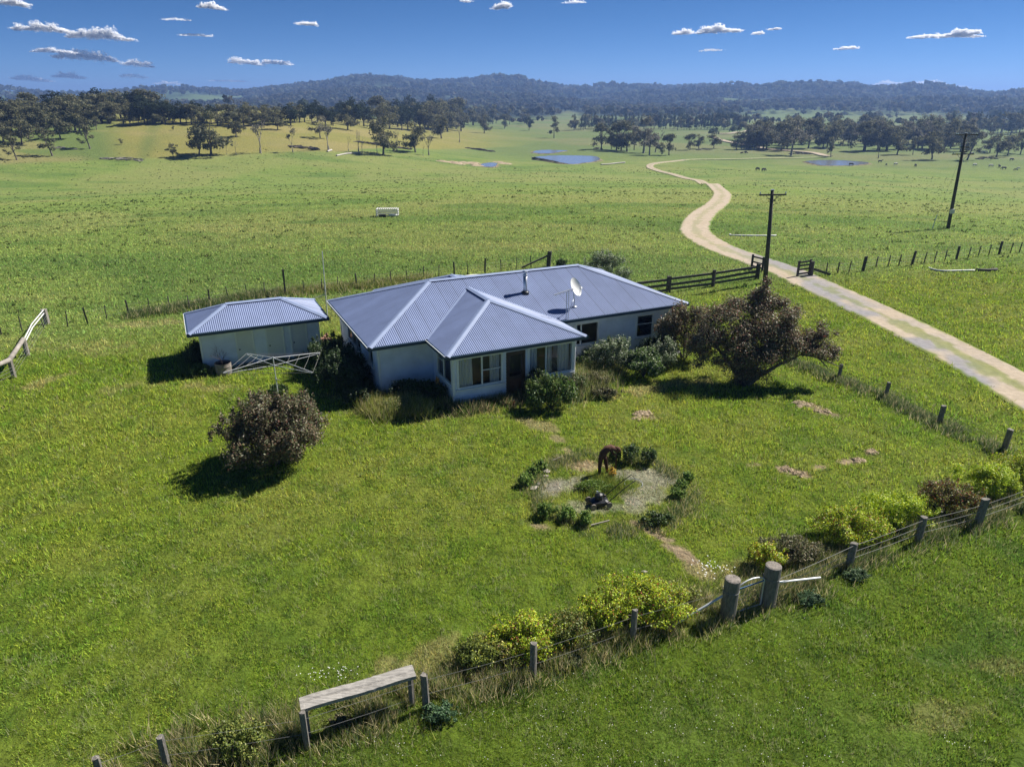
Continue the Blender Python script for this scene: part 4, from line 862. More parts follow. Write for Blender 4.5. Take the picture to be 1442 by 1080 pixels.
# push mower left on the gravel
mw = empty('lawn_mower', P0(843, 711), 'black push mower with its long handle raised in the garden circle', 'mower', rz=.25)
m = MB(); vs = []
for z, sx_, sy_ in ((.09, .34, .24), (.2, .34, .24), (.26, .25, .18)):
    for k in range(12): a = 2*math.pi*k/12; vs.append((sx_*math.copysign(abs(math.cos(a))**.6, math.cos(a)), sy_*math.copysign(abs(math.sin(a))**.6, math.sin(a)), z))
m.add(vs, [(j*12+k, j*12+(k+1) % 12, (j+1)*12+(k+1) % 12, (j+1)*12+k) for j in range(2) for k in range(12)]+[tuple(24+k for k in range(12))]); m.build('deck', M_black, mw)
m = MB(); m.tube([(0, 0, .25), (0, 0, .36), (0, 0, .45), (0, 0, .5)], [.15, .16, .13, .05], 12); m.box((.12, 0, .36), (.12, .14, .14)); m.build('engine', M_black, mw)
m = MB(); m.tube([(-.06, .05, .45), (-.06, .05, .55)], [.05, .035], 8); m.build('fuel_cap', M_galv, mw)
wm = MB(); wm.tube([(0, -.025, 0), (0, .025, 0)], .11, 14); wme = None
for sx_, sy_ in ((-.3, -.27), (.3, -.27), (-.3, .27), (.3, .27)):
    if wme is None: wo = wm.build('wheel', M_drum, mw); wme = wo.data
    else: wo = link('wheel', wme, mw)
    wo.location = (sx_, sy_, .11)
m = MB(); m.tube([(.3, -.2, .2), (.8, -.2, .62), (1.28, -.2, .95), (1.28, .2, .95), (.8, .2, .62), (.3, .2, .2)], .016, 6); m.build('handle', M_black, mw, True)
# wire hoop lying on the gravel
m = MB(); m.tube([(math.cos(a)*.34, math.sin(a)*.3, .06+.05*math.sin(a)) for a in np.linspace(0, 6.29, 24)], .012, 6); o = m.build('wire_hoop', M_galv); o.location = P0(892, 683); tag(o, 'pale wire hoop lying in the garden circle beside the mower handle', 'hoop')
m = MB(); m.beam(P0(778, 650)+Vector((0, 0, .05)), P0(792, 645)+Vector((0, 0, .07)), .05, .05); tag(m.build('timber_offcut', M_deadwood), 'pale timber offcut lying above the garden circle stones', 'timber')
m = MB(); m.beam(P0(832, 742)+Vector((0, 0, .07)), P0(858, 736)+Vector((0, 0, .09)), .04, .04); tag(m.build('timber_offcut', M_deadwood), 'thin pale stick in the grass just below the garden circle', 'timber')
# things by the house front
m = MB(); m.tube([(0, 0, 0), (0, 0, .12), (0, 0, .24)], [.11, .16, .18], 14, cap=False); m.tube([(0, 0, .23), (0, 0, .27)], [.19, .19], 14, cap=False); o = m.build('terracotta_pot', mat('terracotta', (.45, .17, .09), .9, noise=(9, .8, 1.2)), smooth=True); o.location = P0(719, 571); tag(o, 'terracotta pot on the ground below the dark front door', 'pot')
o.scale = (1.3, 1, .7)
bb = empty('bird_bath', P0(948, 511), 'white bird bath in the shade between the flowering shrubs and the purple tree', 'bird bath')
m = MB(); m.tube([(0, 0, 0), (0, 0, .1), (0, 0, .5), (0, 0, .55)], [.14, .07, .05, .1], 12); m.build('pedestal', M_white, bb, True)
m = MB(); m.tube([(0, 0, .55), (0, 0, .6), (0, 0, .68)], [.1, .28, .34], 18, cap=False); m.tube([(0, 0, .68), (0, 0, .63), (0, 0, .62)], [.33, .2, .01], 18, cap=False); m.build('bowl', M_white, bb, True)
# pale tank behind the house
tk = empty('water_tank', hp(11.2, 14.2), 'pale round water tank just visible over the back of the house roof', 'tank')
m = MB(); m.tube([(0, 0, z) for z in np.linspace(0, 1.75, 12)], [1.15+.02*(i % 2) for i in range(12)], 28, cap=False); m.build('tank_wall', M_galv, tk)
m = MB(); m.tube([(0, 0, 1.75), (0, 0, 1.85), (0, 0, 2.0)], [1.2, 1.05, .2], 28); m.build('tank_lid', M_white, tk, True)
# white slatted stock crate in the pasture
ck = empty('stock_crate', G(546, 305), 'white slatted stock crate lying alone in the open pasture', 'crate', rz=.06)
m = MB(); Lc, Wc, Hc = 2.7, 1.3, .95
for x_ in (-Lc/2, Lc/2):
    for y_ in (-Wc/2, Wc/2): m.beam((x_, y_, 0.15), (x_, y_, Hc), .09, .09, up=(0, 1, 0))
for z_ in (.2, .5, .78, Hc):
    for y_ in (-Wc/2, Wc/2): m.beam((-Lc/2, y_, z_), (Lc/2, y_, z_), .06, .08)
    for x_ in (-Lc/2, Lc/2): m.beam((x_, -Wc/2, z_), (x_, Wc/2, z_), .06, .08)
m.build('crate_frame', M_white, ck)
for i in range(10): m = MB(); m.beam((-Lc/2+.12+i*.26, -Wc/2-.02, Hc+.06), (-Lc/2+.12+i*.26, Wc/2+.02, Hc+.06), .11, .03); m.build('slat', M_white, ck)
m = MB(); m.tube([(-1.0, -.75, .18), (-.15, -.75, .18)], .17, 12); m.build('skid_roller', M_black, ck)
m = MB(); m.tube([(.25, -.75, .25), (1.3, -.75, .25)], .13, 12); m.build('pipe_end', M_white, ck, True)
# pipes lying in the right pasture
def ropeish(name, label, cat, px, r, matl, z=.08, group=None):
    pts = [G(*q)+Vector((0, 0, z)) for q in px]; m = MB(); m.tube([p-pts[0] for p in spline(pts, .6)], r, 8); o = m.build(name, matl, smooth=True); o.location = pts[0]; tag(o, label, cat, group); return o
ropeish('irrigation_pipe', 'straight white pipe lying in the pasture behind the near power pole', 'pipe', ((1028, 331.5), (1030, 332.6), (1060, 333.2), (1093, 333)), .09, M_white)
ropeish('irrigation_pipe', 'bowed white pipe lying in the grass below the right-hand pasture fence', 'pipe', ((1308, 378.5), (1316, 381.5), (1330, 383), (1350, 382.5), (1372, 382)), .075, M_white)
ropeish('log', 'dark log lying at the right end of the bowed white pipe', 'log', ((1374, 381.5), (1390, 382.2), (1403, 381)), .14, M_darkwood)
# ------------------------------------------------------------------ foliage
def leaves(clumps, n, size, cols, seed, wts=None, rough=.35, aspect=1.7, shell=.45, up=.35, nfix=None):
    """n leaf faces spread through ellipsoid clumps (x, y, z, rx, ry, rz); cols: list of colours with weights"""
    g = np.random.RandomState(seed); cl = np.array(clumps, float); vol = (cl[:, 3]*cl[:, 4]*cl[:, 5])**(2/3.); ci = g.choice(len(cl), n, p=vol/vol.sum()); c = cl[ci]
    d = g.normal(0, 1, (n, 3)); d /= np.linalg.norm(d, axis=1)[:, None]; r = g.uniform(0, 1, n)**shell
    lump = vn(d[:, 0]*2.2+ci*7.3, d[:, 1]*2.2+d[:, 2]*1.7+ci*3.1, seed); r = r*(1-rough+rough*2*lump)
    P = c[:, :3]+d*r[:, None]*c[:, 3:6]
    nrm = d*.8+g.normal(0, .75, (n, 3))+np.array((0, 0, up)) if nfix is None else np.array(nfix)+g.normal(0, .25, (n, 3)); nrm /= np.linalg.norm(nrm, axis=1)[:, None]
    a = np.cross(nrm, g.normal(0, 1, (n, 3))); a /= np.linalg.norm(a, axis=1)[:, None]; b = np.cross(nrm, a)
    s = size*g.uniform(.6, 1.4, n)[:, None]; a = a*s*aspect/2; b = b*s/2
    V = np.stack([P-a, P-b+a*.1, P+a, P+b+a*.1], 1).reshape(-1, 3); F = np.arange(4*n).reshape(-1, 4)
    cols_ = np.array([q[:3] for q in cols]); w_ = np.array([q[3] for q in cols], float); w_ /= w_.sum()
    k = g.choice(len(cols_), n, p=w_); cc = cols_[k]*g.uniform(.65, 1.4, (n, 1)); patch = .75+.5*vn(P[:, 0]/max(.3, size*6)+seed, P[:, 1]/max(.3, size*6)+P[:, 2], seed+5); cc = cc*patch[:, None]
    return V, F, np.repeat(cc, 4, 0)
def limb_mesh(pairs, n=6):
    m = MB()
    for pts, rad in pairs: m.tube(pts, rad, n, cap=False)
    return m
def shrub(name, label, cat, base, rx, ry, h, cols, size=.075, n=5000, nclump=9, seed=0, group=None, low=.0, clumps=None, shell=.4, stems=6, stemr=.03, upr=.35, stem_mat=None):
    g = random.Random(seed); root = empty(name, base, label, cat, group)
    if clumps is None:
        clumps = [(0, 0, h*.42, rx*.6, ry*.6, h*.38)]
        for i in range(nclump*4):
            a = g.uniform(0, 6.283); el = g.uniform(-.25, 1.0)*1.45; q = g.uniform(.62, .98)*g.choice((1, 1, .85, 1.08)); s = g.uniform(.12, .30)
            clumps.append((rx*q*math.cos(a)*math.cos(el), ry*q*math.sin(a)*math.cos(el), max(.08*h, h*(.46+.46*q*math.sin(el))), rx*s, ry*s, h*s*g.uniform(.5, 1.0)))
        for i in range(nclump*3):
            a = g.uniform(0, 6.283); el = g.uniform(.1, 1.45); q = g.uniform(1.0, 1.2)
            clumps.append((rx*q*math.cos(a)*math.cos(el), ry*q*math.sin(a)*math.cos(el), h*(.46+.48*q*math.sin(el)), rx*.055, ry*.055, h*.10))
    cols = [(q[0]*1.25, q[1]*1.25, q[2]*1.2, q[3]) for q in cols]
    V, F, C = leaves(clumps, int(n*2.2), size*.6, cols, seed, shell=shell, up=upr, rough=.5); k = V[:, 2] < .01; V[k, 2] = .01+abs(V[k, 2])*.2
    mesh_np('foliage', V, F, M_leaf, root, C)
    prs = []
    for i in range(stems):
        c_ = clumps[g.randrange(len(clumps))]; e = Vector((c_[0]*.9, c_[1]*.9, c_[2])); b = Vector((g.uniform(-.1, .1), g.uniform(-.1, .1), -.05)); mid = b.lerp(e, .5)+Vector((g.uniform(-.1, .1), g.uniform(-.1, .1), .05*h)); prs.append(([b, mid, e], [stemr, stemr*.7, stemr*.35]))
    limb_mesh(prs).build('stem', stem_mat or M_bark, root); return root
RB = [(.15, .115, .075, 4), (.10, .115, .05, 4), (.15, .07, .05, 1.2), (.22, .20, .14, 1), (.05, .055, .03, 2)]
shrub('bush', 'rounded reddish-brown leafy bush standing alone on the left lawn', 'bush', P0(391, 652), 2.0, 1.85, 2.85, RB, .085, 24000, 14, 1, shell=.35, stems=12, stemr=.045)
# purple-leaved tree
PT = [(.17, .10, .07, 2.4), (.15, .15, .075, 4.6), (.28, .24, .19, 2.0), (.05, .055, .03, 2), (.24, .07, .05, .6)]
pt = P0(1050, 542)
random.seed(4)
pcl = [(0, .6, 2.6, 1.5, 1.4, 1.25), (-1.5, .8, 2.5, 1.2, 1.2, 1.0), (1.2, .6, 2.9, 1.3, 1.2, 1.1), (.3, 1.1, 3.7, 1.3, 1.1, .8), (-.9, 1.2, 3.4, 1.1, 1, .8), (1.3, 1.3, 3.9, .8, .8, .7), (.8, 1.4, 4.3, .7, .6, .55), (-2.5, .6, 2.0, .8, .8, .6), (2.3, .3, 2.3, 1.0, .9, .65), (3.2, .1, 2.0, .9, .8, .55), (4.0, -.1, 1.7, .6, .6, .4), (-.4, -.1, 1.5, 1.3, .9, .8), (1.0, -.1, 1.5, 1.0, .8, .8), (0, 0, .7, .9, .7, .6), (3.7, .3, 2.7, .45, .45, .4), (2.1, 1.0, 3.4, .7, .7, .5), (1.9, .3, 2.1, 1.0, .9, .7), (2.7, .2, 1.9, .9, .8, .6), (3.0, .5, 2.5, .7, .6, .5), (-.2, .2, 1.9, 1.5, 1.0, .9), (-2.0, .4, 1.6, .8, .7, .6), (.7, 1.3, 3.9, .8, .7, .55)]
pcl = [(x_+random.gauss(0, .42)*r_, y_+random.gauss(0, .42)*r_, z_+random.gauss(0, .38)*r2, r_*.52, r1*.52, r2*.52) for x_, y_, z_, r_, r1, r2 in pcl for _ in range(6)]+[(x_, y_, z_, r_*.75, r1*.75, r2*.75) for x_, y_, z_, r_, r1, r2 in pcl]+[(0, 0, .6, 1.0, .8, .6), (-.5, .2, .9, .8, .7, .6), (.6, -.1, .8, .8, .6, .6), (-1.2, .1, 1.3, .7, .6, .5)]
r_ = shrub('purple_leaved_tree', 'large spreading purple-brown leaved tree beside the right end of the farmhouse', 'tree', pt, 1, 1, 4, PT, .085, 44000, seed=2, clumps=pcl, stems=0, shell=.6)
prs = []
for e, rr_ in (((-1.7, .6, 2.0), .13), ((-.6, .4, 2.3), .14), ((1.2, .5, 2.6), .13), ((2.6, .1, 1.6), .10), ((.4, .9, 3.4), .12)):
    e = Vector(e); prs.append(([Vector((0, 0, -.1)), Vector((e.x*.25, e.y*.2, .5)), e*.6+Vector((0, 0, .1)), e], [rr_*1.4, rr_*1.1, rr_*.7, rr_*.35]))
    for k in range(5): s_ = e*rnd.uniform(.5, .95); t_ = s_+Vector((rnd.uniform(-.9, .9), rnd.uniform(-.6, .6), rnd.uniform(.2, .9))); prs.append(([s_, s_.lerp(t_, .5)+Vector((0, 0, .08)), t_], [.045, .03, .012]))
for t_ in ((4.2, -.1, 1.3), (4.6, -.1, 1.0), (3.9, -.4, 1.0), (4.5, .2, 1.6)): prs.append(([Vector((2.6, .1, 1.6)), Vector((3.4, 0, 1.5)), Vector(t_)], [.07, .045, .015]))
limb_mesh(prs, 7).build('trunk', M_bark, r_, True)
for ch in list(r_.children):
    if ch.name.startswith('stem'): bpy.data.objects.remove(ch)
WG = [(.15, .19, .10, 4), (.09, .14, .06, 3), (.42, .44, .36, 2.0), (.05, .07, .03, 1.5)]
GG = [(.10, .17, .035, 4), (.05, .10, .025, 3), (.16, .22, .06, 1.2), (.03, .055, .015, 2)]
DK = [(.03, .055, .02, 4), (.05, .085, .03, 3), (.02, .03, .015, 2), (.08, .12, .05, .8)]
YY = [(.40, .49, .03, 4), (.26, .36, .03, 4), (.13, .18, .03, 1.4), (.56, .48, .03, .8)]
YR = YY+[(.30, .06, .03, .6), (.16, .10, .05, 1.2)]
TB = [(.16, .14, .08, 3), (.10, .12, .045, 3), (.23, .18, .12, 1.4), (.07, .08, .03, 2)]
def at_h(u, v): return hp(u, v)
shrub('shrub', 'dark purple-green shrub reaching past the right end of the house roof', 'shrub', hp(17.3, -1.3), 1.5, 1.3, 3.1, PT, .085, 9000, 8, 3)
shrub('shrub', 'tall dark narrow shrub against the wall right of the last front window', 'shrub', hp(16.7, -.5), .55, .5, 2.3, DK, .08, 2600, 5, 4)
shrub('shrub', 'silvery green flowering shrub under the first window right of the porch', 'shrub', P0(861, 522), 1.35, 1.1, 1.75, WG, .085, 6500, 9, 5)
shrub('shrub', 'leafy green flowering shrub under the last front window', 'shrub', P0(905, 530), 1.15, .95, 1.45, GG+[(.30, .32, .24, 1.6)], .085, 5500, 8, 6)
shrub('shrub', 'shrub with pale leaf tips between the flowering shrubs and the purple tree', 'shrub', P0(933, 520), .85, .8, 1.7, WG, .08, 3200, 7, 7)
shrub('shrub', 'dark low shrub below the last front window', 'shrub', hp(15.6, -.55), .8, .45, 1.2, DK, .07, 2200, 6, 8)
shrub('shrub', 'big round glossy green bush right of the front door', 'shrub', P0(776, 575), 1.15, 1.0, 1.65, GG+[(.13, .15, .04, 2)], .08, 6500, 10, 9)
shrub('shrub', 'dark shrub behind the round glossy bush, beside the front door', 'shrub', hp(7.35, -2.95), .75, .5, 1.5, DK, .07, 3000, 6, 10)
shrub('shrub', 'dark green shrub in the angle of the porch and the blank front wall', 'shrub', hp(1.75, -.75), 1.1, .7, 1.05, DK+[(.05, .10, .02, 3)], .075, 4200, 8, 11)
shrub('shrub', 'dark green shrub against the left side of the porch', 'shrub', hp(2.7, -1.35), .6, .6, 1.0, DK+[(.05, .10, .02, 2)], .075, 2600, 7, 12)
o = shrub('flower_clump', 'orange flower head above the dark shrub at the left side of the porch', 'flowers', hp(2.85, -1.15)+Vector((0, 0, .75)), .14, .14, .5, [(.55, .28, .05, 1), (.5, .33, .12, 1)], .06, 120, 3, 13, stems=2, stemr=.01)
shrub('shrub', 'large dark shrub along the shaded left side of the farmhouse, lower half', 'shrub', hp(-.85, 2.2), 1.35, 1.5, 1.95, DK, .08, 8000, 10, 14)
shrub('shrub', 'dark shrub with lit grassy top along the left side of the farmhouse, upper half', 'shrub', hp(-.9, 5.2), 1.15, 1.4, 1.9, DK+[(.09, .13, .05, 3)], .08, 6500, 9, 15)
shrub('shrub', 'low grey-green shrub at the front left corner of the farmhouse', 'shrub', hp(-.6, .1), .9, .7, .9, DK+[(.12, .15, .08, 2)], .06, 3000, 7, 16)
shrub('shrub', 'silvery bush seen over the right end of the house roof', 'shrub', G(851, 402), 1.75, 1.4, 2.5, WG, .09, 6500, 9, 17)
shrub('shrub', 'small dark shrub poking up left of the silvery bush behind the house', 'shrub', G(790, 385), .6, .6, 1.2, DK, .08, 1500, 5, 18)
for i, (px, py, rx, ry, h, cs, lb) in enumerate(((815, 552, .8, .7, .9, TB+GG, 'tangled weedy shrub right of the round glossy bush'), (838, 545, .9, .7, .75, TB, 'straggly tan and green weeds below the silvery flowering shrub'), (828, 518, .7, .6, 1.0, GG+[(.3, .3, .2, 1)], 'pale green weed clump beside the right porch corner'), (852, 560, .8, .5, .5, TB, 'low tan weeds on the lawn edge below the flowering shrubs'))):
    shrub('weed_clump', lb, 'weeds', P0(px, py), rx, ry, h, cs, .055, 3000, 6, 30+i, stems=4, stemr=.012, group='weeds by the house front')
shrub('weed_clump', 'green weedy plant at the left front corner of the shed', 'weeds', P0(283, 528), .55, .45, .6, GG, .07, 1500, 6, 36)
shrub('shrub', 'dark weedy shrub against the left end wall of the shed', 'shrub', hp(.15, 1.6, SO), .45, 1.0, 1.4, DK+[(.10, .12, .06, 2)], .07, 2600, 6, 37)
shrub('weed_clump', 'weeds growing round the foot of the clothes line', 'weeds', P0(392, 556), .55, .4, .55, GG+DK, .06, 1500, 5, 38)
shrub('weed_clump', 'tall pale grass clump in front of the blank house wall', 'weeds', hp(.6, -1.75), 1.0, .6, .75, [(.16, .2, .06, 3), (.28, .26, .14, 2), (.09, .13, .03, 2)], .05, 3600, 7, 39, upr=0)
# hedge balls of the garden circle
for i, (px, py, r, h, lb) in enumerate(((741, 684, .40, .6, 'lowest of the three hedge balls on the left of the garden circle'), (751, 673, .33, .55, 'middle hedge ball on the left of the garden circle'), (760, 662, .3, .5, 'topmost hedge ball on the left of the garden circle'),
        (769, 727, .45, .62, 'leftmost hedge ball at the lower edge of the garden circle'), (796, 732, .45, .62, 'middle hedge ball at the lower edge of the garden circle'), (825, 738, .36, .62, 'lighter hedge ball right of the lower pair in the garden circle'),
        (888, 651, .48, .95, 'tall dark hedge ball behind the rusty sculpture'), (913, 653, .42, .8, 'dark hedge ball right of the tallest one in the garden circle'), (866, 648, .32, .6, 'small dark shrub left of the tall hedge ball behind the sculpture'),
        (968, 677, .3, .42, 'topmost hedge ball on the right of the garden circle'), (959, 688, .32, .45, 'middle hedge ball on the right of the garden circle'), (954, 701, .34, .45, 'lowest hedge ball on the right of the garden circle'))):
    shrub('hedge_ball', lb, 'shrub', P0(px, py), r*.78, r*.78, h*.85, (DK+GG if i in (6, 7, 8) else [(.16, .25, .05, 3), (.08, .15, .03, 2), (.28, .34, .07, 1)]), .05, 1500, 6, 50+i, group='clipped shrubs round the garden circle', stems=3, stemr=.015)
shrub('flower_clump', 'small orange-yellow plant beside the rusty sculpture', 'flowers', P0(861, 672), .2, .2, .4, [(.6, .35, .04, 2), (.5, .42, .06, 1), (.12, .15, .04, 1)], .05, 400, 4, 70, stems=2, stemr=.01)
shrub('weed_clump', 'bright green ground plant on the mound in the middle of the garden circle', 'weeds', P0(840, 690), .75, .5, .35, [(.13, .21, .03, 3), (.07, .13, .02, 2), (.2, .24, .04, 1)], .045, 2200, 6, 71, stems=2, stemr=.01)
shrub('weed_clump', 'grey-green weed bushes at the lower right of the garden circle', 'weeds', P0(925, 738), .6, .35, .4, DK+GG, .05, 1400, 5, 72, stems=2, stemr=.01)
# yellow hedge along the foreground fence
for i, (px, py, rx, ry, h, cs, n, lb) in enumerate(((905, 868, 1.15, .85, 1.15, YR, 7500, 'bright yellow-green hedge bush just left of the gateposts'), (855, 880, .8, .7, 1.0, YR, 4500, 'yellow-green hedge bush joining the brightest one left of the gateposts'), (800, 905, .75, .65, .85, [(.16, .2, .04, 3), (.1, .13, .03, 2), (.28, .2, .06, 1)], 3200, 'duller green hedge bush between the two yellow ones left of the gateposts'),
        (740, 915, .9, .7, 1.0, YR, 6000, 'yellow-green hedge bush behind the foreground post left of centre'), (668, 936, .55, .5, .75, [(.16, .2, .04, 3), (.1, .13, .03, 2), (.3, .32, .05, 1)], 2600, 'small green hedge bush at the left end of the yellow hedge'),
        (1078, 800, .55, .45, .9, YR+[(.5, .2, .03, .8)], 2600, 'small yellow bush with orange tips behind the right gatepost'), (1110, 788, .9, .6, .8, TB, 4200, 'brown weedy shrub between the gateposts and the right-hand yellow hedge'),
        (1195, 762, 1.15, .8, 1.25, YR, 7500, 'large yellow-green hedge bush behind the first post right of the gateposts'), (1255, 738, 1.2, .8, 1.25, YY, 7500, 'large yellow-green hedge bush behind the second post right of the gateposts'),
        (1332, 722, 1.0, .8, 1.25, [(.20, .22, .04, 3), (.12, .06, .035, 2.5), (.09, .1, .04, 2), (.30, .07, .03, .8)], 6000, 'hedge bush with dark red leaves on the right of the foreground fence'), (1385, 700, 1.2, .8, 1.3, YY, 7500, 'yellow-green hedge bush at the right edge behind the foreground fence'), (1440, 680, 1.2, .9, 1.3, YR, 6500, 'last yellow-green hedge bush cut by the right edge of the view'),
        (700, 928, .7, .55, .7, [(.24, .28, .05, 3), (.13, .16, .04, 2), (.4, .36, .06, 1), (.25, .16, .08, 1)], 3000, 'patchy low hedge bush between the post left of centre and the small end bush'), (773, 908, .6, .5, .75, YR, 3000, 'low yellow hedge bush filling the gap right of the post left of centre'), (943, 852, .7, .55, .7, [(.26, .3, .06, 3), (.13, .16, .04, 2), (.3, .24, .12, 1)], 2800, 'thin straggly end of the yellow hedge beside the path'), (1225, 748, .8, .6, 1.0, YY, 3600, 'yellow-green growth joining the two large hedge bushes on the right'),
        (340, 1058, .6, .5, .7, [(.20, .24, .05, 3), (.1, .14, .03, 3), (.3, .3, .08, 1)], 2600, 'small yellow-green bush in the rank grass at the bottom left'))):
    shrub('hedge_bush', lb, 'hedge bush', P0(px, py), rx*1.12, ry*1.05, h*.95, cs, .05, int(n*1.3), 11, 80+i, group='yellow-green bushes along the foreground fence', stems=7, stemr=.02)
for i, (px, py, r, cs, lb) in enumerate(((1205, 815, .38, [(.13, .19, .10, 3), (.08, .13, .06, 2)], 'blue-green weed tuft in the grass in front of the first post right of the gateposts'), (1142, 850, .42, [(.13, .2, .11, 3), (.08, .14, .07, 2)], 'blue-green weed tuft in the grass below the pale pipe rail'), (622, 1010, .42, [(.10, .17, .09, 3), (.06, .12, .05, 2)], 'dark green weed tuft at the foot of the post beside the plank'), (480, 1020, .28, TB, 'dry brown weed tuft under the plank'), (805, 935, .3, [(.16, .16, .09, 3), (.1, .12, .06, 2)], 'brownish weed tuft between two foreground posts'))):
    shrub('weed_tuft', lb, 'weeds', P0(px, py), r, r*.8, r*.8, cs, .045, 1700, 6, 100+i, group='weed tufts along the foreground fence', stems=2, stemr=.008, upr=0)
# daisies: countless small white flowers
def daisies(c, n, sx_, sy_, z, s, name='daisies'):
    x = c.x+rs.normal(0, sx_, n); y = c.y+rs.normal(0, sy_, n); zz = H(x, y)+z*rs.uniform(.7, 1.2, n); V = np.zeros((n, 6, 3))
    for k in range(6): a = k*math.pi/3; V[:, k] = np.stack([x+s*math.cos(a), y+s*math.sin(a), zz], 1)
    o = mesh_np(name, V.reshape(-1, 3), np.arange(6*n).reshape(-1, 6), M_white); tag(o, kind='stuff')
daisies(P0(1000, 812), 46, .30, .2, .4, .02); daisies(P0(467, 955), 40, .5, .12, .25, .014)
n = 1500; D = np.exp(rs.uniform(math.log(9), math.log(19), n)); a = np.radians(rs.uniform(-42, 42, n)); x = D*np.sin(a); y = D*np.cos(a); k = (y < np.interp(x, _fx, _fy)-.3) & (fbm(x/1.3, y/1.3, 99) > .47); x = x[k]; y = y[k]
V = np.zeros((len(x), 6, 3))
for k in range(6): V[:, k] = np.stack([x+.009*math.cos(k*math.pi/3), y+.009*math.sin(k*math.pi/3), H(x, y)+.13+0*x], 1)
tag(mesh_np('clover_flowers', V.reshape(-1, 3), np.arange(6*len(x)).reshape(-1, 6), M_white), kind='stuff')

# ------------------------------------------------------------------ gum trees of the middle distance (prototypes are 10 m tall)
GUM = [(.165, .162, .088, 4), (.20, .19, .11, 2.2), (.065, .078, .045, 3), (.23, .23, .16, .7)]
GREYG_ = [(.19, .18, .14, 3), (.25, .23, .18, 2), (.10, .105, .075, 2)]
PINE = [(.06, .085, .045, 4), (.085, .11, .06, 2), (.03, .042, .024, 2)]
def proto(kind, seed, detail=1.):
    g = random.Random(seed); root = empty('gum_tree', (0, 0, 0)); Ht = 10.
    lean = Vector((g.uniform(-.12, .12), g.uniform(-.1, .1), 0)) if kind != 'lean' else Vector((-.22, .05, 0))
    cl = []; prs = []; fork = {'gum': .17, 'lean': .32, 'tall': .34, 'round': .16, 'grey': .28, 'pine': .2, 'low': .2}[kind]*Ht
    fk = lean*fork+Vector((0, 0, fork)); tr = {'pine': .13, 'tall': .2}.get(kind, .27)
    prs.append(([Vector((0, 0, -.4)), fk*.5+Vector((g.uniform(-.15, .15), 0, 0)), fk], [tr*1.3, tr, tr*.8]))
    if kind == 'pine':
        top = fk+lean*5+Vector((0, 0, 7.6)); prs.append(([fk, top], [tr*.8, .03]))
        for i in range(8): z = 2.2+i*.95; r = 1.55*(1-i/11)*g.uniform(.8, 1.15); cl.append((g.uniform(-.3, .3)+lean.x*z, g.uniform(-.3, .3)+lean.y*z, z+.5, r, r, .95))
    else:
        nb = {'gum': 8, 'lean': 6, 'tall': 5, 'round': 7, 'grey': 8, 'low': 7}[kind]; sp = {'gum': .30, 'lean': .26, 'tall': .15, 'round': .30, 'grey': .34, 'low': .33}[kind]*Ht
        for i in range(nb):
            a = 2*math.pi*i/nb+g.uniform(-.5, .5); q = sp*g.uniform(.55, 1.05); z = g.uniform(.30, .86)*Ht; q *= (1.0 if z < .65*Ht else .8) if kind != 'tall' else 1
            e = fk+Vector((math.cos(a)*q, math.sin(a)*q, z-fork))+lean*(z-fork); mid = fk.lerp(e, .5)+Vector((-math.cos(a)*.25, -math.sin(a)*.25, .3)); prs.append(([fk, mid, e], [tr*.55, tr*.35, tr*.15]))
            for k in range(3 if kind != 'tall' else 2):
                r = g.uniform(.08, .15)*Ht*(1.15 if kind in ('gum', 'round') else .95); c_ = e+Vector((g.uniform(-1, 1)*r, g.uniform(-1, 1)*r, g.uniform(-.9, .7)*r)); cl.append((c_.x, c_.y, min(c_.z, Ht*.93), r, r, r*.72))
        r = .14*Ht; c_ = fk+lean*(Ht*.86-fork)+Vector((0, 0, Ht*.86-fork)); cl.append((c_.x, c_.y, c_.z, r*1.2, r*1.2, r*.85)); prs.append(([fk, c_], [tr*.5, tr*.12]))
        if kind in ('round', 'gum', 'low'): cl.append((fk.x, fk.y, fork+Ht*.24, sp*.6, sp*.6, Ht*.2))
    cols = {'pine': PINE, 'grey': GREYG_, 'round': [(.035, .05, .026, 4), (.05, .065, .035, 2)], 'tall': GUM}.get(kind, GUM)
    n = int({'pine': 650, 'gum': 2100, 'grey': 1600, 'lean': 1200, 'tall': 1000, 'round': 2000, 'low': 1500}[kind]*detail)
    V, F, C = leaves(cl, n, .36/detail**.5, cols, seed, rough=.4, shell=.5, aspect=1.4, up=.5); mesh_np('crown', V, F, M_farleaf, root, C)
    limb_mesh(prs, 5).build('trunk', M_bark if kind != 'grey' else M_deadwood, root); return root
def bare_proto(seed, foliage):
    root = empty('dead_tree', (0, 0, 0)); m = twigs(seed, 1, 3.0, .42, .18, depth=4); m2 = MB(); m2.tube([(0, 0, -.4), (0, 0, 1.2)], [.3, .2], 6); m.add(m2.v, m2.f)
    zt = max(v[2] for v in m.v); s = 10/zt; m.v = [(v[0]*s, v[1]*s, v[2]*s) for v in m.v]; m.build('trunk', M_deadwood, root)
    if foliage:
        hi = [v for v in m.v if v[2] > 5.2]; g = random.Random(seed); pk_ = [g.choice(hi) for _ in range(14)]
        V, F, C = leaves([(p[0], p[1], p[2], .9, .9, .7) for p in pk_], foliage, .3, GREYG_, seed, rough=.4); mesh_np('crown', V, F, M_farleaf, root, C)
    return root
PR = {'gum': [proto('gum', s) for s in (1, 2, 3, 4)], 'lean': [proto('lean', s) for s in (5, 6)], 'tall': [proto('tall', s) for s in (7, 8, 9)], 'round': [proto('round', 10)], 'grey': [proto('grey', s) for s in (11, 12)],
      'pine': [proto('pine', s) for s in (13, 14, 15)], 'low': [proto('low', s) for s in (16, 17)], 'bare': [bare_proto(18, 0), bare_proto(19, 0), bare_proto(23, 0)], 'sparse': [bare_proto(20, 260), bare_proto(21, 200)]}
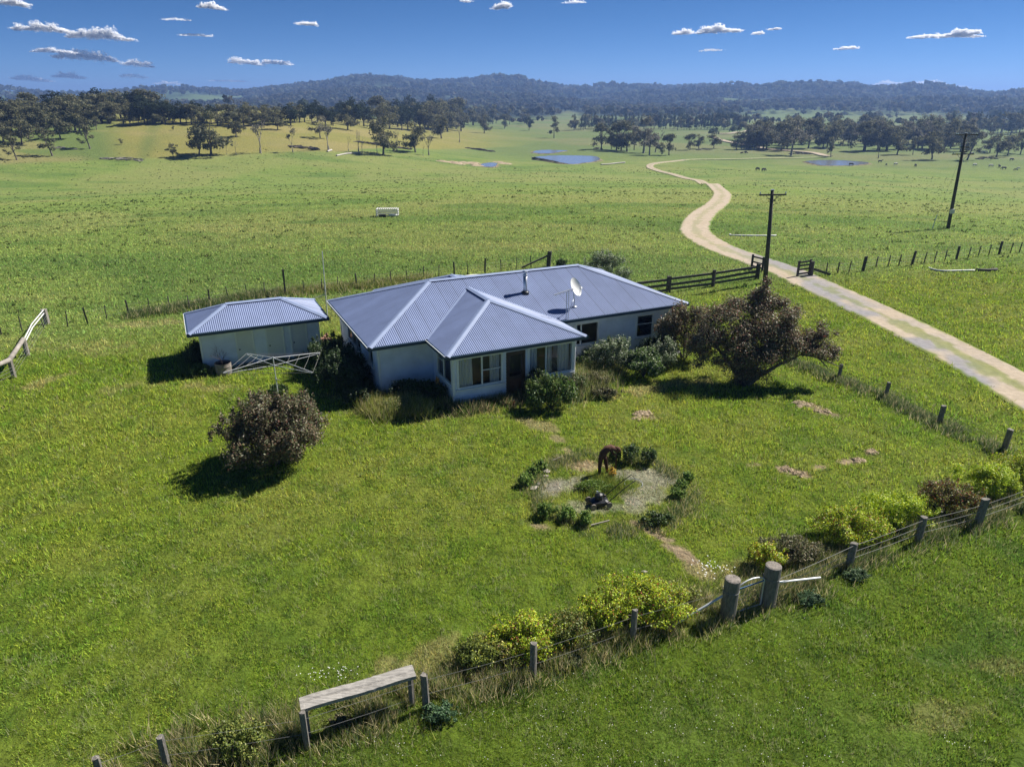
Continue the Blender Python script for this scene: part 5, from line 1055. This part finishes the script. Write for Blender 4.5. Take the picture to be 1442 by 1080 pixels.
allp = [p for v in PR.values() for p in v]
NT = 0
def tree(px, py, hpx, kind, label, group=None, wide=1., rot=None, name=None, cat='tree'):
    """a tree whose foot is seen at (px, py) and whose top is hpx higher in the photo"""
    global NT
    if py is None: return
    b = G(px, py); d = rayd(px, py-hpx); t = b.y/d[1]; h = CAMH+d[2]*t-b.z
    p = PR[kind][rnd.randrange(len(PR[kind]))]; o = copy_tree(p); o.name = name or {'pine': 'slender_tree', 'bare': 'dead_tree', 'sparse': 'sparse_tree'}.get(kind, 'gum_tree'); o.location = b; s = h/10
    o.scale = (s*wide, s*wide, s); o.rotation_euler = (0, 0, rnd.uniform(0, 6.28) if rot is None else rot); tag(o, label, cat, group); NT += 1; return o
GA = 'scattered gum trees at the foot of the dry paddock'
L = [(24, 225.6, 36, 'lean', 'small leaning gum at the left edge below the wooded rise', 0), (74, 220, 42, 'lean', 'thin gum leaning left, second from the left edge below the rise', .2), (127, 210, 36, 'lean', 'gum leaning left beside the boundary of the dry paddock', 0), (136, 183, 20, 'low', 'small round gum on the green strip above the leaning gums', None),
     (31, 204, 46, 'gum', 'broad gum at the left edge, front of the wooded rise', None), (85, 196, 40, 'gum', 'broad gum with yellowish crown in front of the wooded rise', None), (184, 178, 30, 'gum', 'left of two dark gums at the top of the green strip', None), (196, 177, 30, 'round', 'right of two dark gums at the top of the green strip', None), (156, 172.5, 26, 'low', 'gum at the very top of the green strip', None),
     (5, 200, 44, 'gum', 'gum cut by the left edge of the view', None), (52, 190, 42, 'gum', 'gum behind the broad gums at the far left', None), (112, 186, 42, 'gum', 'gum at the right end of the leftmost broad group', None), (65, 205, 20, 'bare', 'small grey tree under the broad gums at the left', None),
     (244, 222, 21, 'low', 'short stubby tree standing alone left of the dry paddock row', None), (281, 220, 48, 'gum', 'dark gum with drooping left side, first of the middle row', None), (297, 219, 66, 'gum', 'tallest gum of the row at the foot of the dry paddock', None), (332.6, 193.4, 36, 'gum', 'round gum higher up in the dry paddock', None), (244, 184, 7, 'low', 'tiny bush in the dry paddock', None), (171, 204, 9, 'low', 'tiny dead bush in the middle of the dry paddock', None),
     (319, 218, 14, 'bare', 'broken leaning dead stump right of the tallest paddock gum', None), (332.6, 217.5, 19, 'bare', 'forked dead stump in the row at the foot of the dry paddock', None), (367, 216, 48, 'sparse', 'thinly leaved grey tree right of the stumps', None), (412.6, 215, 37, 'sparse', 'bare-branched spreading tree left of the dark log heap', None), (451, 195, 33, 'grey', 'greyish gum behind the log heap', None), (462.6, 212, 42, 'sparse', 'forked thinly leaved tree right of the log heap', None),
     (391, 183, 30, 'gum', 'gum at the far edge of the dry paddock', None), (491, 213, 22, 'bare', 'dead stick of a tree, leftmost of the dead group at centre left', None), (505, 214, 31, 'bare', 'dead forked tree in the dead group at centre left', None), (510, 217, 24, 'bare', 'dead leaning tree in front of the forked one at centre left', None), (531, 219, 30, 'bare', 'dead tree just left of the large centre-left gum', None), (539.7, 218, 57, 'gum', 'large grey-green gum beside the dark log windrow', None),
     (559, 213, 33, 'bare', 'thin dead tree right of the large centre-left gum', None), (585, 215, 46, 'gum', 'upright gum between the log windrow and the grey saplings', None), (604, 219, 33, 'sparse', 'short grey-crowned tree beside a white dead sapling', None), (596, 220, 17, 'bare', 'white dead sapling at centre left', None), (621.5, 195.5, 36, 'gum', 'dark gum on the pasture edge left of the bare tree', None), (555, 216, 12, 'low', 'low green bush at the foot of the large centre-left gum', None),
     (647, 201, 30, 'bare', 'bare dead tree standing alone at centre', None), (681.8, 188, 27, 'gum', 'gum standing out from the tree belt at centre', None), (710.5, 181.5, 21, 'gum', 'smaller gum right of the one standing out at centre', None), (745, 184, 19, 'round', 'dense dark round tree standing alone at centre', None), (780, 195, 33, 'tall', 'lone tall thin-crowned tree at centre', None), (762, 163.5, 12, 'gum', 'left of two far gums above the lone round tree', None), (771, 163, 11, 'gum', 'right of two far gums above the lone round tree', None),
     (847, 211, 39, 'gum', 'first gum of the clump behind the large pond', None), (861, 211, 26, 'tall', 'slim young gum in the clump behind the large pond', None), (868, 212, 40, 'gum', 'gum in the middle of the clump behind the large pond', None), (875, 213, 45, 'gum', 'tall gum left of centre in the clump behind the large pond', None), (883, 214, 44, 'gum', 'gum with dark crown against the big grey one in the pond clump', None), (893, 212, 34, 'tall', 'slender gum left of the big grey one in the pond clump', None), (906, 216, 55, 'grey', 'biggest pale grey-crowned gum of the clump behind the large pond', None), (914.5, 219, 40, 'grey', 'thin-stemmed grey gum right of the biggest one in the pond clump', None), (923, 215, 32, 'sparse', 'twiggy grey gum at the right of the pond clump', None), (932, 218, 18, 'tall', 'small sapling between the pond clump and the small dark gum', None),
     (942, 219, 32, 'gum', 'small dark gum right of the pond clump near the drive', None), (971.7, 211.5, 24, 'gum', 'left of a pair of dark gums beyond the drive bend', None), (984, 210, 22, 'gum', 'right of a pair of dark gums beyond the drive bend', None), (1005, 209, 24, 'gum', 'dark gum right of the pair beyond the drive bend', None),
     (1037, 211, 27, 'gum', 'first gum at the left end of the right-hand woodland', None), (1044, 211, 26, 'tall', 'slim gum near the left end of the right-hand woodland', None), (1051, 210, 25, 'gum', 'gum with full crown near the left end of the right-hand woodland', None), (1062, 211, 28, 'gum', 'gum left of the leaning trunk in the right-hand woodland', None), (1069, 211, 26, 'tall', 'slim stem close to the leaning trunk in the right-hand woodland', None), (1079.6, 211.5, 42, 'gum', 'gum with a leaning trunk in the right-hand woodland', None), (1100, 213, 42, 'gum', 'gum behind the tall thin grey one in the right-hand woodland', None), (1114, 219.5, 55, 'grey', 'tall thin-trunked grey gum left of the right-hand pond', None), (1138, 209, 44, 'gum', 'dark gum with thick trunk left above the right-hand pond', None), (1170, 221.5, 29, 'tall', 'young gum on the track just above the right-hand pond', None), (1236.6, 223.5, 24, 'bare', 'leafless sapling right of the right-hand pond', None),
     (1263, 218, 36, 'gum', 'round gum in front of the woodland right of the pond', None), (1285.5, 218.5, 27, 'tall', 'smaller gum right of the round one in front of the woodland', None), (1312, 224.8, 42, 'gum', 'gum with dark leaning trunk nearest the cattle', None), (1361.5, 225.8, 42, 'lean', 'gum leaning behind the top of the leaning power pole', 3.1), (1352, 214, 34, 'gum', 'gum seen behind the leaning power pole', None), (1393.7, 215.5, 31, 'gum', 'left gum of the group at the right edge', None), (1403, 221, 36, 'gum', 'middle gum of the group at the right edge', None), (1418.7, 219, 32, 'low', 'bushy gum of the group at the right edge', None), (1437, 217.5, 33, 'gum', 'gum cut by the right edge of the view', None), (1395, 226, 7, 'low', 'low dark scrub below the gums at the right edge', None),
     (1092, 156, 14, 'gum', 'far gum on the pale strip beyond the woodland, left', None), (1188, 166, 16, 'gum', 'grey round gum on the pale strip beyond the woodland', None), (1238, 167, 13, 'gum', 'left of two gums on the pale strip right of centre', None), (1251, 168, 12, 'gum', 'right of two gums on the pale strip right of centre', None), (1262, 168, 13, 'tall', 'thin gum on the far pale strip', None), (1286, 164.5, 13, 'bare', 'bare tree on the far pale strip', None), (1337, 167, 11, 'gum', 'gum below the far hillside road', None)]
for px, py, h, k, lb, rot in L: tree(px, py, h, k, lb, rot=rot)
# woodland on the right
GW = 'gum trees of the open woodland on the right'
cnt = 0
def hidden_ok(px, py): return True
for i in range(84):
    px = rnd.uniform(1052, 1382); py = 191+20*rnd.random()**.8+(2 if px > 1200 else 0); tree(px, py, rnd.uniform(30, 43)*(py-138+6)/80+3, rnd.choice(('gum', 'gum', 'tall', 'gum', 'grey')), 'gum among many alike in the open woodland on the right of the valley', GW, wide=rnd.uniform(.9, 1.15))
# dark belt beyond the ponds and at the far right
for i in range(60):
    px = 808+(1052-808)*(i+rnd.uniform(-.4, .4))/60; tree(px, rnd.uniform(181, 184), rnd.uniform(19, 24), 'pine' if i % 4 else 'gum', 'slender dark tree in the straight shelter belt behind the pond clump', 'trees of the straight shelter belt')
for i in range(34):
    px = 1336+(1500-1336)*(i+rnd.uniform(-.4, .4))/34; tree(px, rnd.uniform(186, 190), rnd.uniform(25, 33), 'pine' if i % 3 else 'gum', 'slender dark tree in the belt behind the top of the leaning power pole', 'trees of the right-hand belt')
# wooded rise on the left and belt at centre left
for i in range(64):
    px = rnd.uniform(-30, 250); f = rnd.random(); py = 167+9*f+(10*f if px < 110 else 0)+max(0, (60-px))*.12; tree(px, py, rnd.uniform(30, 46) if px < 215 else rnd.uniform(22, 32), rnd.choice(('gum', 'gum', 'round', 'low')), 'gum among many alike on the wooded rise at the left', 'gum trees of the wooded rise on the left', wide=1.3)
for i in range(34):
    px = 228+(505-228)*(i+rnd.uniform(-.5, .5))/34; tree(px, rnd.uniform(171.5, 178), rnd.uniform(24, 33), rnd.choice(('gum', 'gum', 'round')), 'gum among many alike in the belt behind the dry paddock', 'gum trees of the belt behind the dry paddock', wide=1.25)
for i in range(30):
    px = rnd.uniform(478, 650); tree(px, rnd.uniform(175, 186), rnd.uniform(34, 44), rnd.choice(('gum', 'gum', 'round')), 'gum among many alike in the dense dark grove at centre left', 'gum trees of the dense grove at centre left', wide=1.1)
for i in range(12):
    px = rnd.uniform(650, 745); tree(px, rnd.uniform(170, 178), rnd.uniform(20, 29), rnd.choice(('gum', 'tall', 'gum')), 'gum among several alike at the right end of the dense grove', 'gum trees at the right end of the grove')
for p in allp:
    for ch in list(p.children): bpy.data.objects.remove(ch)
    bpy.data.objects.remove(p)
# far woods: one mass of small crowns over the hills
def farwood(N, d0, d1, size, hgt, name, quads=10, prob=None):
    D = np.sqrt(rs.uniform(d0**2, d1**2, N)); a = np.radians(rs.uniform(-46, 46, N)); x = D*np.sin(a); y = D*np.cos(a); t = x/y
    clr = ss(.66, .70, fbm(x/230, y/330, 57, 3)); k = rs.uniform(0, 1, N) > clr*.97
    clr2 = ((t > .30) & (t < .63) & (D > 1020) & (D < 1520)) | ((np.abs(t-.075) < .02) & (D < 1650)); k &= ~(clr2 & (rs.uniform(0, 1, N) < .95))
    k &= ~((t < -.40) & (D > 2000) & (rs.uniform(0, 1, N) < .75))
    if prob is not None: k &= prob(x, y, D, t)
    x = x[k]; y = y[k]; D = D[k]; n = len(x); z = H(x, y); g = rs; h = hgt*g.uniform(.7, 1.3, n)
    q = quads; X = np.repeat(x, q); Y = np.repeat(y, q); Z = np.repeat(z, q); Hh = np.repeat(h, q); d = g.normal(0, 1, (n*q, 3)); d /= np.linalg.norm(d, axis=1)[:, None]; d[:, 2] = np.abs(d[:, 2])*1.0-.25
    rr_ = Hh*.34; C0 = np.stack([X, Y, Z+Hh*.62], 1)+d*np.stack([rr_, rr_, Hh*.36], 1)*g.uniform(.6, 1, (n*q, 1))
    nrm = d+g.normal(0, .45, d.shape)+np.array((0, 0, .3)); nrm /= np.linalg.norm(nrm, axis=1)[:, None]; A = np.cross(nrm, g.normal(0, 1, nrm.shape)); A /= np.linalg.norm(A, axis=1)[:, None]; B = np.cross(nrm, A)
    s = (size*np.repeat(h/hgt, q)*g.uniform(.7, 1.3, n*q))[:, None]/2; V = np.stack([C0-A*s-B*s*.7, C0+A*s-B*s, C0+A*s*.8+B*s, C0-A*s+B*s*.8], 1).reshape(-1, 3)
    cc = np.array((.085, .098, .068))*g.uniform(.5, 1.5, (n, 1)); cc[:, 0] *= g.uniform(.9, 1.25, n); col = np.repeat(np.repeat(cc, q, 0)*g.uniform(.8, 1.2, (n*q, 1)), 4, 0)
    tag(mesh_np(name, V, np.arange(len(V)).reshape(-1, 4), M_farleaf, col=col), kind='stuff')
farwood(11000, 1150, 2300, 5.0, 17, 'hill_forest', 14, lambda x, y, D, t: rs.uniform(0, 1, len(x)) < ss(.30, .55, fbm(x/150, y/150, 63)+.35*ss(1250, 1700, D)-.12*(t > .25)*(D < 1500)))
farwood(21000, 2200, 4000, 9.0, 18, 'hill_forest', 7)
farwood(900, 520, 1200, 2.4, 14, 'scattered_far_trees', 34, lambda x, y, D, t: (rs.uniform(0, 1, len(x)) < ss(.48, .62, fbm(x/120, y/90, 65))+.05) & ((t > .06) | (D > 800)))

# fallen logs and brush heaps
def logpile(label, cx, cy, wpx, n, r, L_, matl, seed, group=None, cat='log heap'):
    g = random.Random(seed); c = G(cx, cy); half = wpx/2*math.hypot(c.x, c.y)/1000; e = empty('log_heap', c, label, cat, group)
    for i in range(n):
        x = g.uniform(-half, half); y = g.uniform(-1.2, 1.2); z = float(H(c.x+x, c.y+y))-c.z+r+g.uniform(0, .9)*(1-abs(x)/half); a = g.gauss(0, .5); l = L_*g.uniform(.4, 1.0)/2; dz = g.uniform(-.35, .35)*l*.5
        d = Vector((math.cos(a)*l, math.sin(a)*l, dz)); m = MB(); m.tube([Vector((x, y, z))-d, Vector((x, y, z))+Vector((0, 0, g.uniform(-.1, .2))), Vector((x, y, z))+d], [r*g.uniform(.6, 1.2), r, r*.5], 6); m.build('log', matl, e)
logpile('dark log heap below the bare-branched tree at centre left', 430, 209.5, 38, 34, .28, 4, M_bark, 1); logpile('long dark windrow of logs beside the large centre-left gum', 540, 206, 70, 55, .25, 5, M_bark, 2); logpile('long low brush heap right of the bare dead tree', 676, 212, 36, 40, .22, 5, M_bark, 3)
logpile('pale brush heap at the foot of the dry paddock at left', 175, 225.5, 46, 34, .2, 4, M_deadwood, 4); logpile('dark log heap beside the tall thin grey gum', 1128, 217.5, 24, 24, .25, 4, M_bark, 5); logpile('small log heap below the pair of dark gums beyond the drive bend', 991, 212, 18, 16, .2, 4, M_deadwood, 6); logpile('log heap at the left foot of the pond clump', 841, 210.5, 12, 12, .25, 3, M_bark, 7); logpile('dark stump heap left of the tall thin grey gum', 1049, 216.3, 9, 10, .35, 2, M_bark, 8)
logpile('pale fallen branches below the leaning gums at left', 92, 210, 28, 14, .18, 4, M_deadwood, 9); logpile('dark scrub and logs below the gums at the right edge', 1390, 224.5, 24, 20, .25, 4, M_bark, 10)
M_pale = mat('bleached_log', (.50, .47, .42), .9, noise=(2, .7, 1.1))
ropeish('fallen_log', 'bleached white fallen log left of the dead group', 'log', ((474, 220.5), (486, 218), (498, 217), (508, 216.5)), .35, M_pale, .3)
ropeish('fallen_log', 'pale fallen log right of the large pond', 'log', ((846, 233), (858, 232.2), (868, 231), (880, 230)), .33, M_pale, .3)
ropeish('fallen_log', 'short white log at the foot of the forked tree', 'log', ((461, 214.5), (467, 212.5)), .4, M_pale, .3)
ropeish('fallen_log', 'pale log on the bank at the left end of the large pond', 'log', ((749, 222.5), (758, 224.2), (764, 224.6)), .3, M_pale, .3)

# ------------------------------------------------------------------ cattle
def cow_mesh(name, graze):
    P = [((0, 0, 1.05), .36, None), ((.55, 0, 1.08), .35, 0), ((-.6, 0, 1.08), .33, 0), ((-.85, 0, 1.1), .24, 2), ((.82, 0, 1.15), .26, 1)]
    if graze: P += [((1.15, 0, .85), .17, 4), ((1.38, 0, .5), .15, 5), ((1.5, 0, .25), .09, 6)]
    else: P += [((1.15, 0, 1.4), .17, 4), ((1.35, 0, 1.5), .15, 5), ((1.62, 0, 1.38), .10, 6)]
    for (x, y, p) in ((.6, .17, 1), (.6, -.17, 1), (-.72, .17, 2), (-.72, -.17, 2)):
        k = len(P); P += [((x, y, .72), .13, p), ((x+(.0 if x > 0 else -.08), y, .38), .07, k), ((x, y, .04), .06, k+1)]
    k = len(P); P += [((-1.02, 0, 1.05), .05, 3), ((-1.1, 0, .6), .03, k)]
    for s in (-1, 1): P.append(((P[6][0][0]-.06, .2*s, P[6][0][2]+.1), .04, 6))
    me = bpy.data.meshes.new(name); me.from_pydata([p[0] for p in P], [(p[2], i) for i, p in enumerate(P) if p[2] is not None], []); return me, P
CM = {}
for gz in (True, False):
    for mname, mm_ in (('black', M_cowblack), ('pale', M_cowwhite)):
        me, P = cow_mesh('cow_body', gz); me.materials.append(mm_); o = bpy.data.objects.new('tmp', me); COL.objects.link(o)
        sk = o.modifiers.new('skin', 'SKIN')
        for i, p in enumerate(P): me.skin_vertices[0].data[i].radius = (p[1], p[1]); me.skin_vertices[0].data[i].use_root = (i == 0)
        o.modifiers.new('sub', 'SUBSURF').levels = 1; dg = bpy.context.evaluated_depsgraph_get(); CM[(mname, gz)] = bpy.data.meshes.new_from_object(o.evaluated_get(dg)); bpy.data.objects.remove(o)
for i, (px, py, c, gz, rz, lb) in enumerate(((1067, 240.8, 'black', 1, 2, 'left of two dark cows left of the right-hand pond'), (1075, 241.8, 'black', 1, .4, 'right of two dark cows left of the right-hand pond'), (1198, 233.8, 'black', 1, 0, 'black cow at the near edge of the right-hand pond'), (1239, 229.6, 'black', 0, 0, 'black cow just right of the right-hand pond'), (1248, 233.4, 'black', 1, 1.5, 'small black calf between the pond and a white cow'), (1260.6, 233.4, 'pale', 1, .3, 'white cow standing alone right of the pond'), (1289, 235.3, 'black', 1, 1.4, 'black cow alone between the pond and the power pole'),
        (1372, 234.8, 'pale', 1, .2, 'pale cow just right of the leaning power pole'), (1394.7, 236, 'pale', 1, 0, 'pale cow between the power pole and three black cows'), (1407, 236.6, 'black', 0, 1.3, 'leftmost of three black cows near the right edge'), (1413.5, 239.3, 'black', 1, 3.1, 'middle of three black cows near the right edge'), (1430.5, 241, 'black', 1, 2.4, 'black calf in front of the white cow near the right edge'), (1434, 238.8, 'pale', 1, 3.0, 'white cow with a black calf near the right edge'), (1424, 226.8, 'black', 1, .1, 'black cow higher up at the right edge'),
        (1367.7, 218.3, 'pale', 1, .1, 'pale cow under the gum behind the power pole'), (1383, 216, 'pale', 1, .2, 'left of two pale cows under the right-hand gums'), (1388, 216, 'pale', 1, 2.9, 'right of two pale cows under the right-hand gums'))):
    o = link('cow', CM[(c, bool(gz))], loc=G(px, py)); o.rotation_euler = (0, 0, rz); s = .7 if 'calf' in lb else 1.0; o.scale = (s,)*3; tag(o, lb, 'cow', 'cattle grazing on the right of the valley')

# ------------------------------------------------------------------ clouds: real, thick drifts of tiny bright flakes far beyond the hills
CL = [(58, 40, 80, 16, 'left half of the long streaky cloud at the upper left'), (138, 49, 96, 21, 'right, brighter half of the long streaky cloud at the upper left'), (75, 72, 60, 9, 'thin left end of the second cloud streak at the upper left'), (120, 79, 88, 19, 'bright middle of the second cloud streak at the upper left'), (195, 90, 42, 13, 'small cloud at the right end of the second streak'), (44, 111, 52, 11, 'small low cloud nearest the left edge'), (97, 107, 46, 11, 'bright small low cloud above the wooded rise'), (187, 107, 36, 11, 'small faint cloud above the right part of the wooded rise'), (236, 117, 36, 7, 'faint low wisp above the green hills'), (18, 4, 40, 16, 'cloud cut by the top left corner'), (297, 9, 36, 12, 'small slanting cloud at the top left of centre'), (250, 28, 40, 4, 'faint grey wisp below the slanting cloud'), (275, 49, 44, 7, 'faint thin cloud below the grey wisp'), (345, 87, 48, 13, 'left of two joined clouds over the blue ridge'), (388, 88, 42, 10, 'right of two joined clouds over the blue ridge'), (432, 33, 24, 10, 'single small bright cloud left of centre'), (322, 114, 52, 5, 'faint low streak over the blue ridge'),
      (707, 8, 22, 14, 'small bright cloud at the top centre'), (962, 46, 24, 9, 'left small cloud of the upper right group'), (1012, 42, 62, 14, 'largest bright cloud of the upper right group'), (1068, 47, 14, 5, 'tiny cloud right of the largest of the upper right group'), (1090, 41, 13, 4, 'tiniest cloud of the upper right group'), (1193, 68, 26, 6, 'small flat cloud between the two upper right groups'), (1332, 51, 98, 7, 'long thin base of the bright cloud at the far right'), (1357, 46, 46, 12, 'bright puff on the long thin cloud at the far right'), (1250, 118, 36, 9, 'left of two low clouds over the right ridge'), (1303, 118, 50, 10, 'right of two low clouds over the right ridge'), (1345, 123, 40, 4, 'faint low wisp right of the two low clouds'), (1000, 71, 30, 4, 'faint wisp under the upper right group'), (810, 3, 28, 5, 'faint wisp at the top right of centre'), (656, 2, 12, 5, 'tiny wisp at the top centre')]
for i, (cx, cy, w_, h_, lb) in enumerate(CL):
    d = rayd(cx, cy); t = 14000/math.hypot(d[0], d[1]); c = Vector((d[0]*t, d[1]*t, CAMH+d[2]*t)); ppm = Vector(d).length*t/1000/Vector(rayd(cx, cy)).length
    W_ = w_*ppm; H_ = h_*ppm; faint = 'faint' in lb; g = np.random.RandomState(200+i); k = max(3, int(w_/5)); cl = []
    for j in range(k):
        f = (j+.5)/k*2-1; env = (1-f*f)**.5*g.uniform(.45, 1.1); cl.append((f*W_*.48, g.uniform(-.2, .2)*W_*.3, (-.32+.42*env)*H_+(-.12 if cx < 700 else .1)*f*H_, W_/k*1.25, W_/k*1.6, H_*.36*env))
    n = int(w_*h_*(1.8 if faint else 5)); V, F, C = leaves(cl, n, 17, [(.9, .9, .92, 1)], 300+i, rough=.75, shell=.5, aspect=1.3, nfix=SUND)
    # stretch towards frayed edges
    o = mesh_np('cloud', V, F, M_cloud, col=C*0+.97, loc=c); tag(o, lb, 'cloud', 'small fair-weather clouds')

# ------------------------------------------------------------------ air
hz = MB(); hz.box((0, 1500, 50), (13400, 16500, 190)); M_h = bpy.data.materials.new('haze'); M_h.use_nodes = True; t = M_h.node_tree; t.nodes.remove(t.nodes['Principled BSDF']); pv = t.nodes.new('ShaderNodeVolumePrincipled')
pv.inputs['Color'].default_value = (.30, .50, 1.0, 1); pv.inputs['Density'].default_value = .00021; pv.inputs['Anisotropy'].default_value = .2; t.links.new(pv.outputs[0], t.nodes['Material Output'].inputs['Volume'])
o = hz.build('haze', M_h); tag(o, kind='stuff')
print('trees', NT)
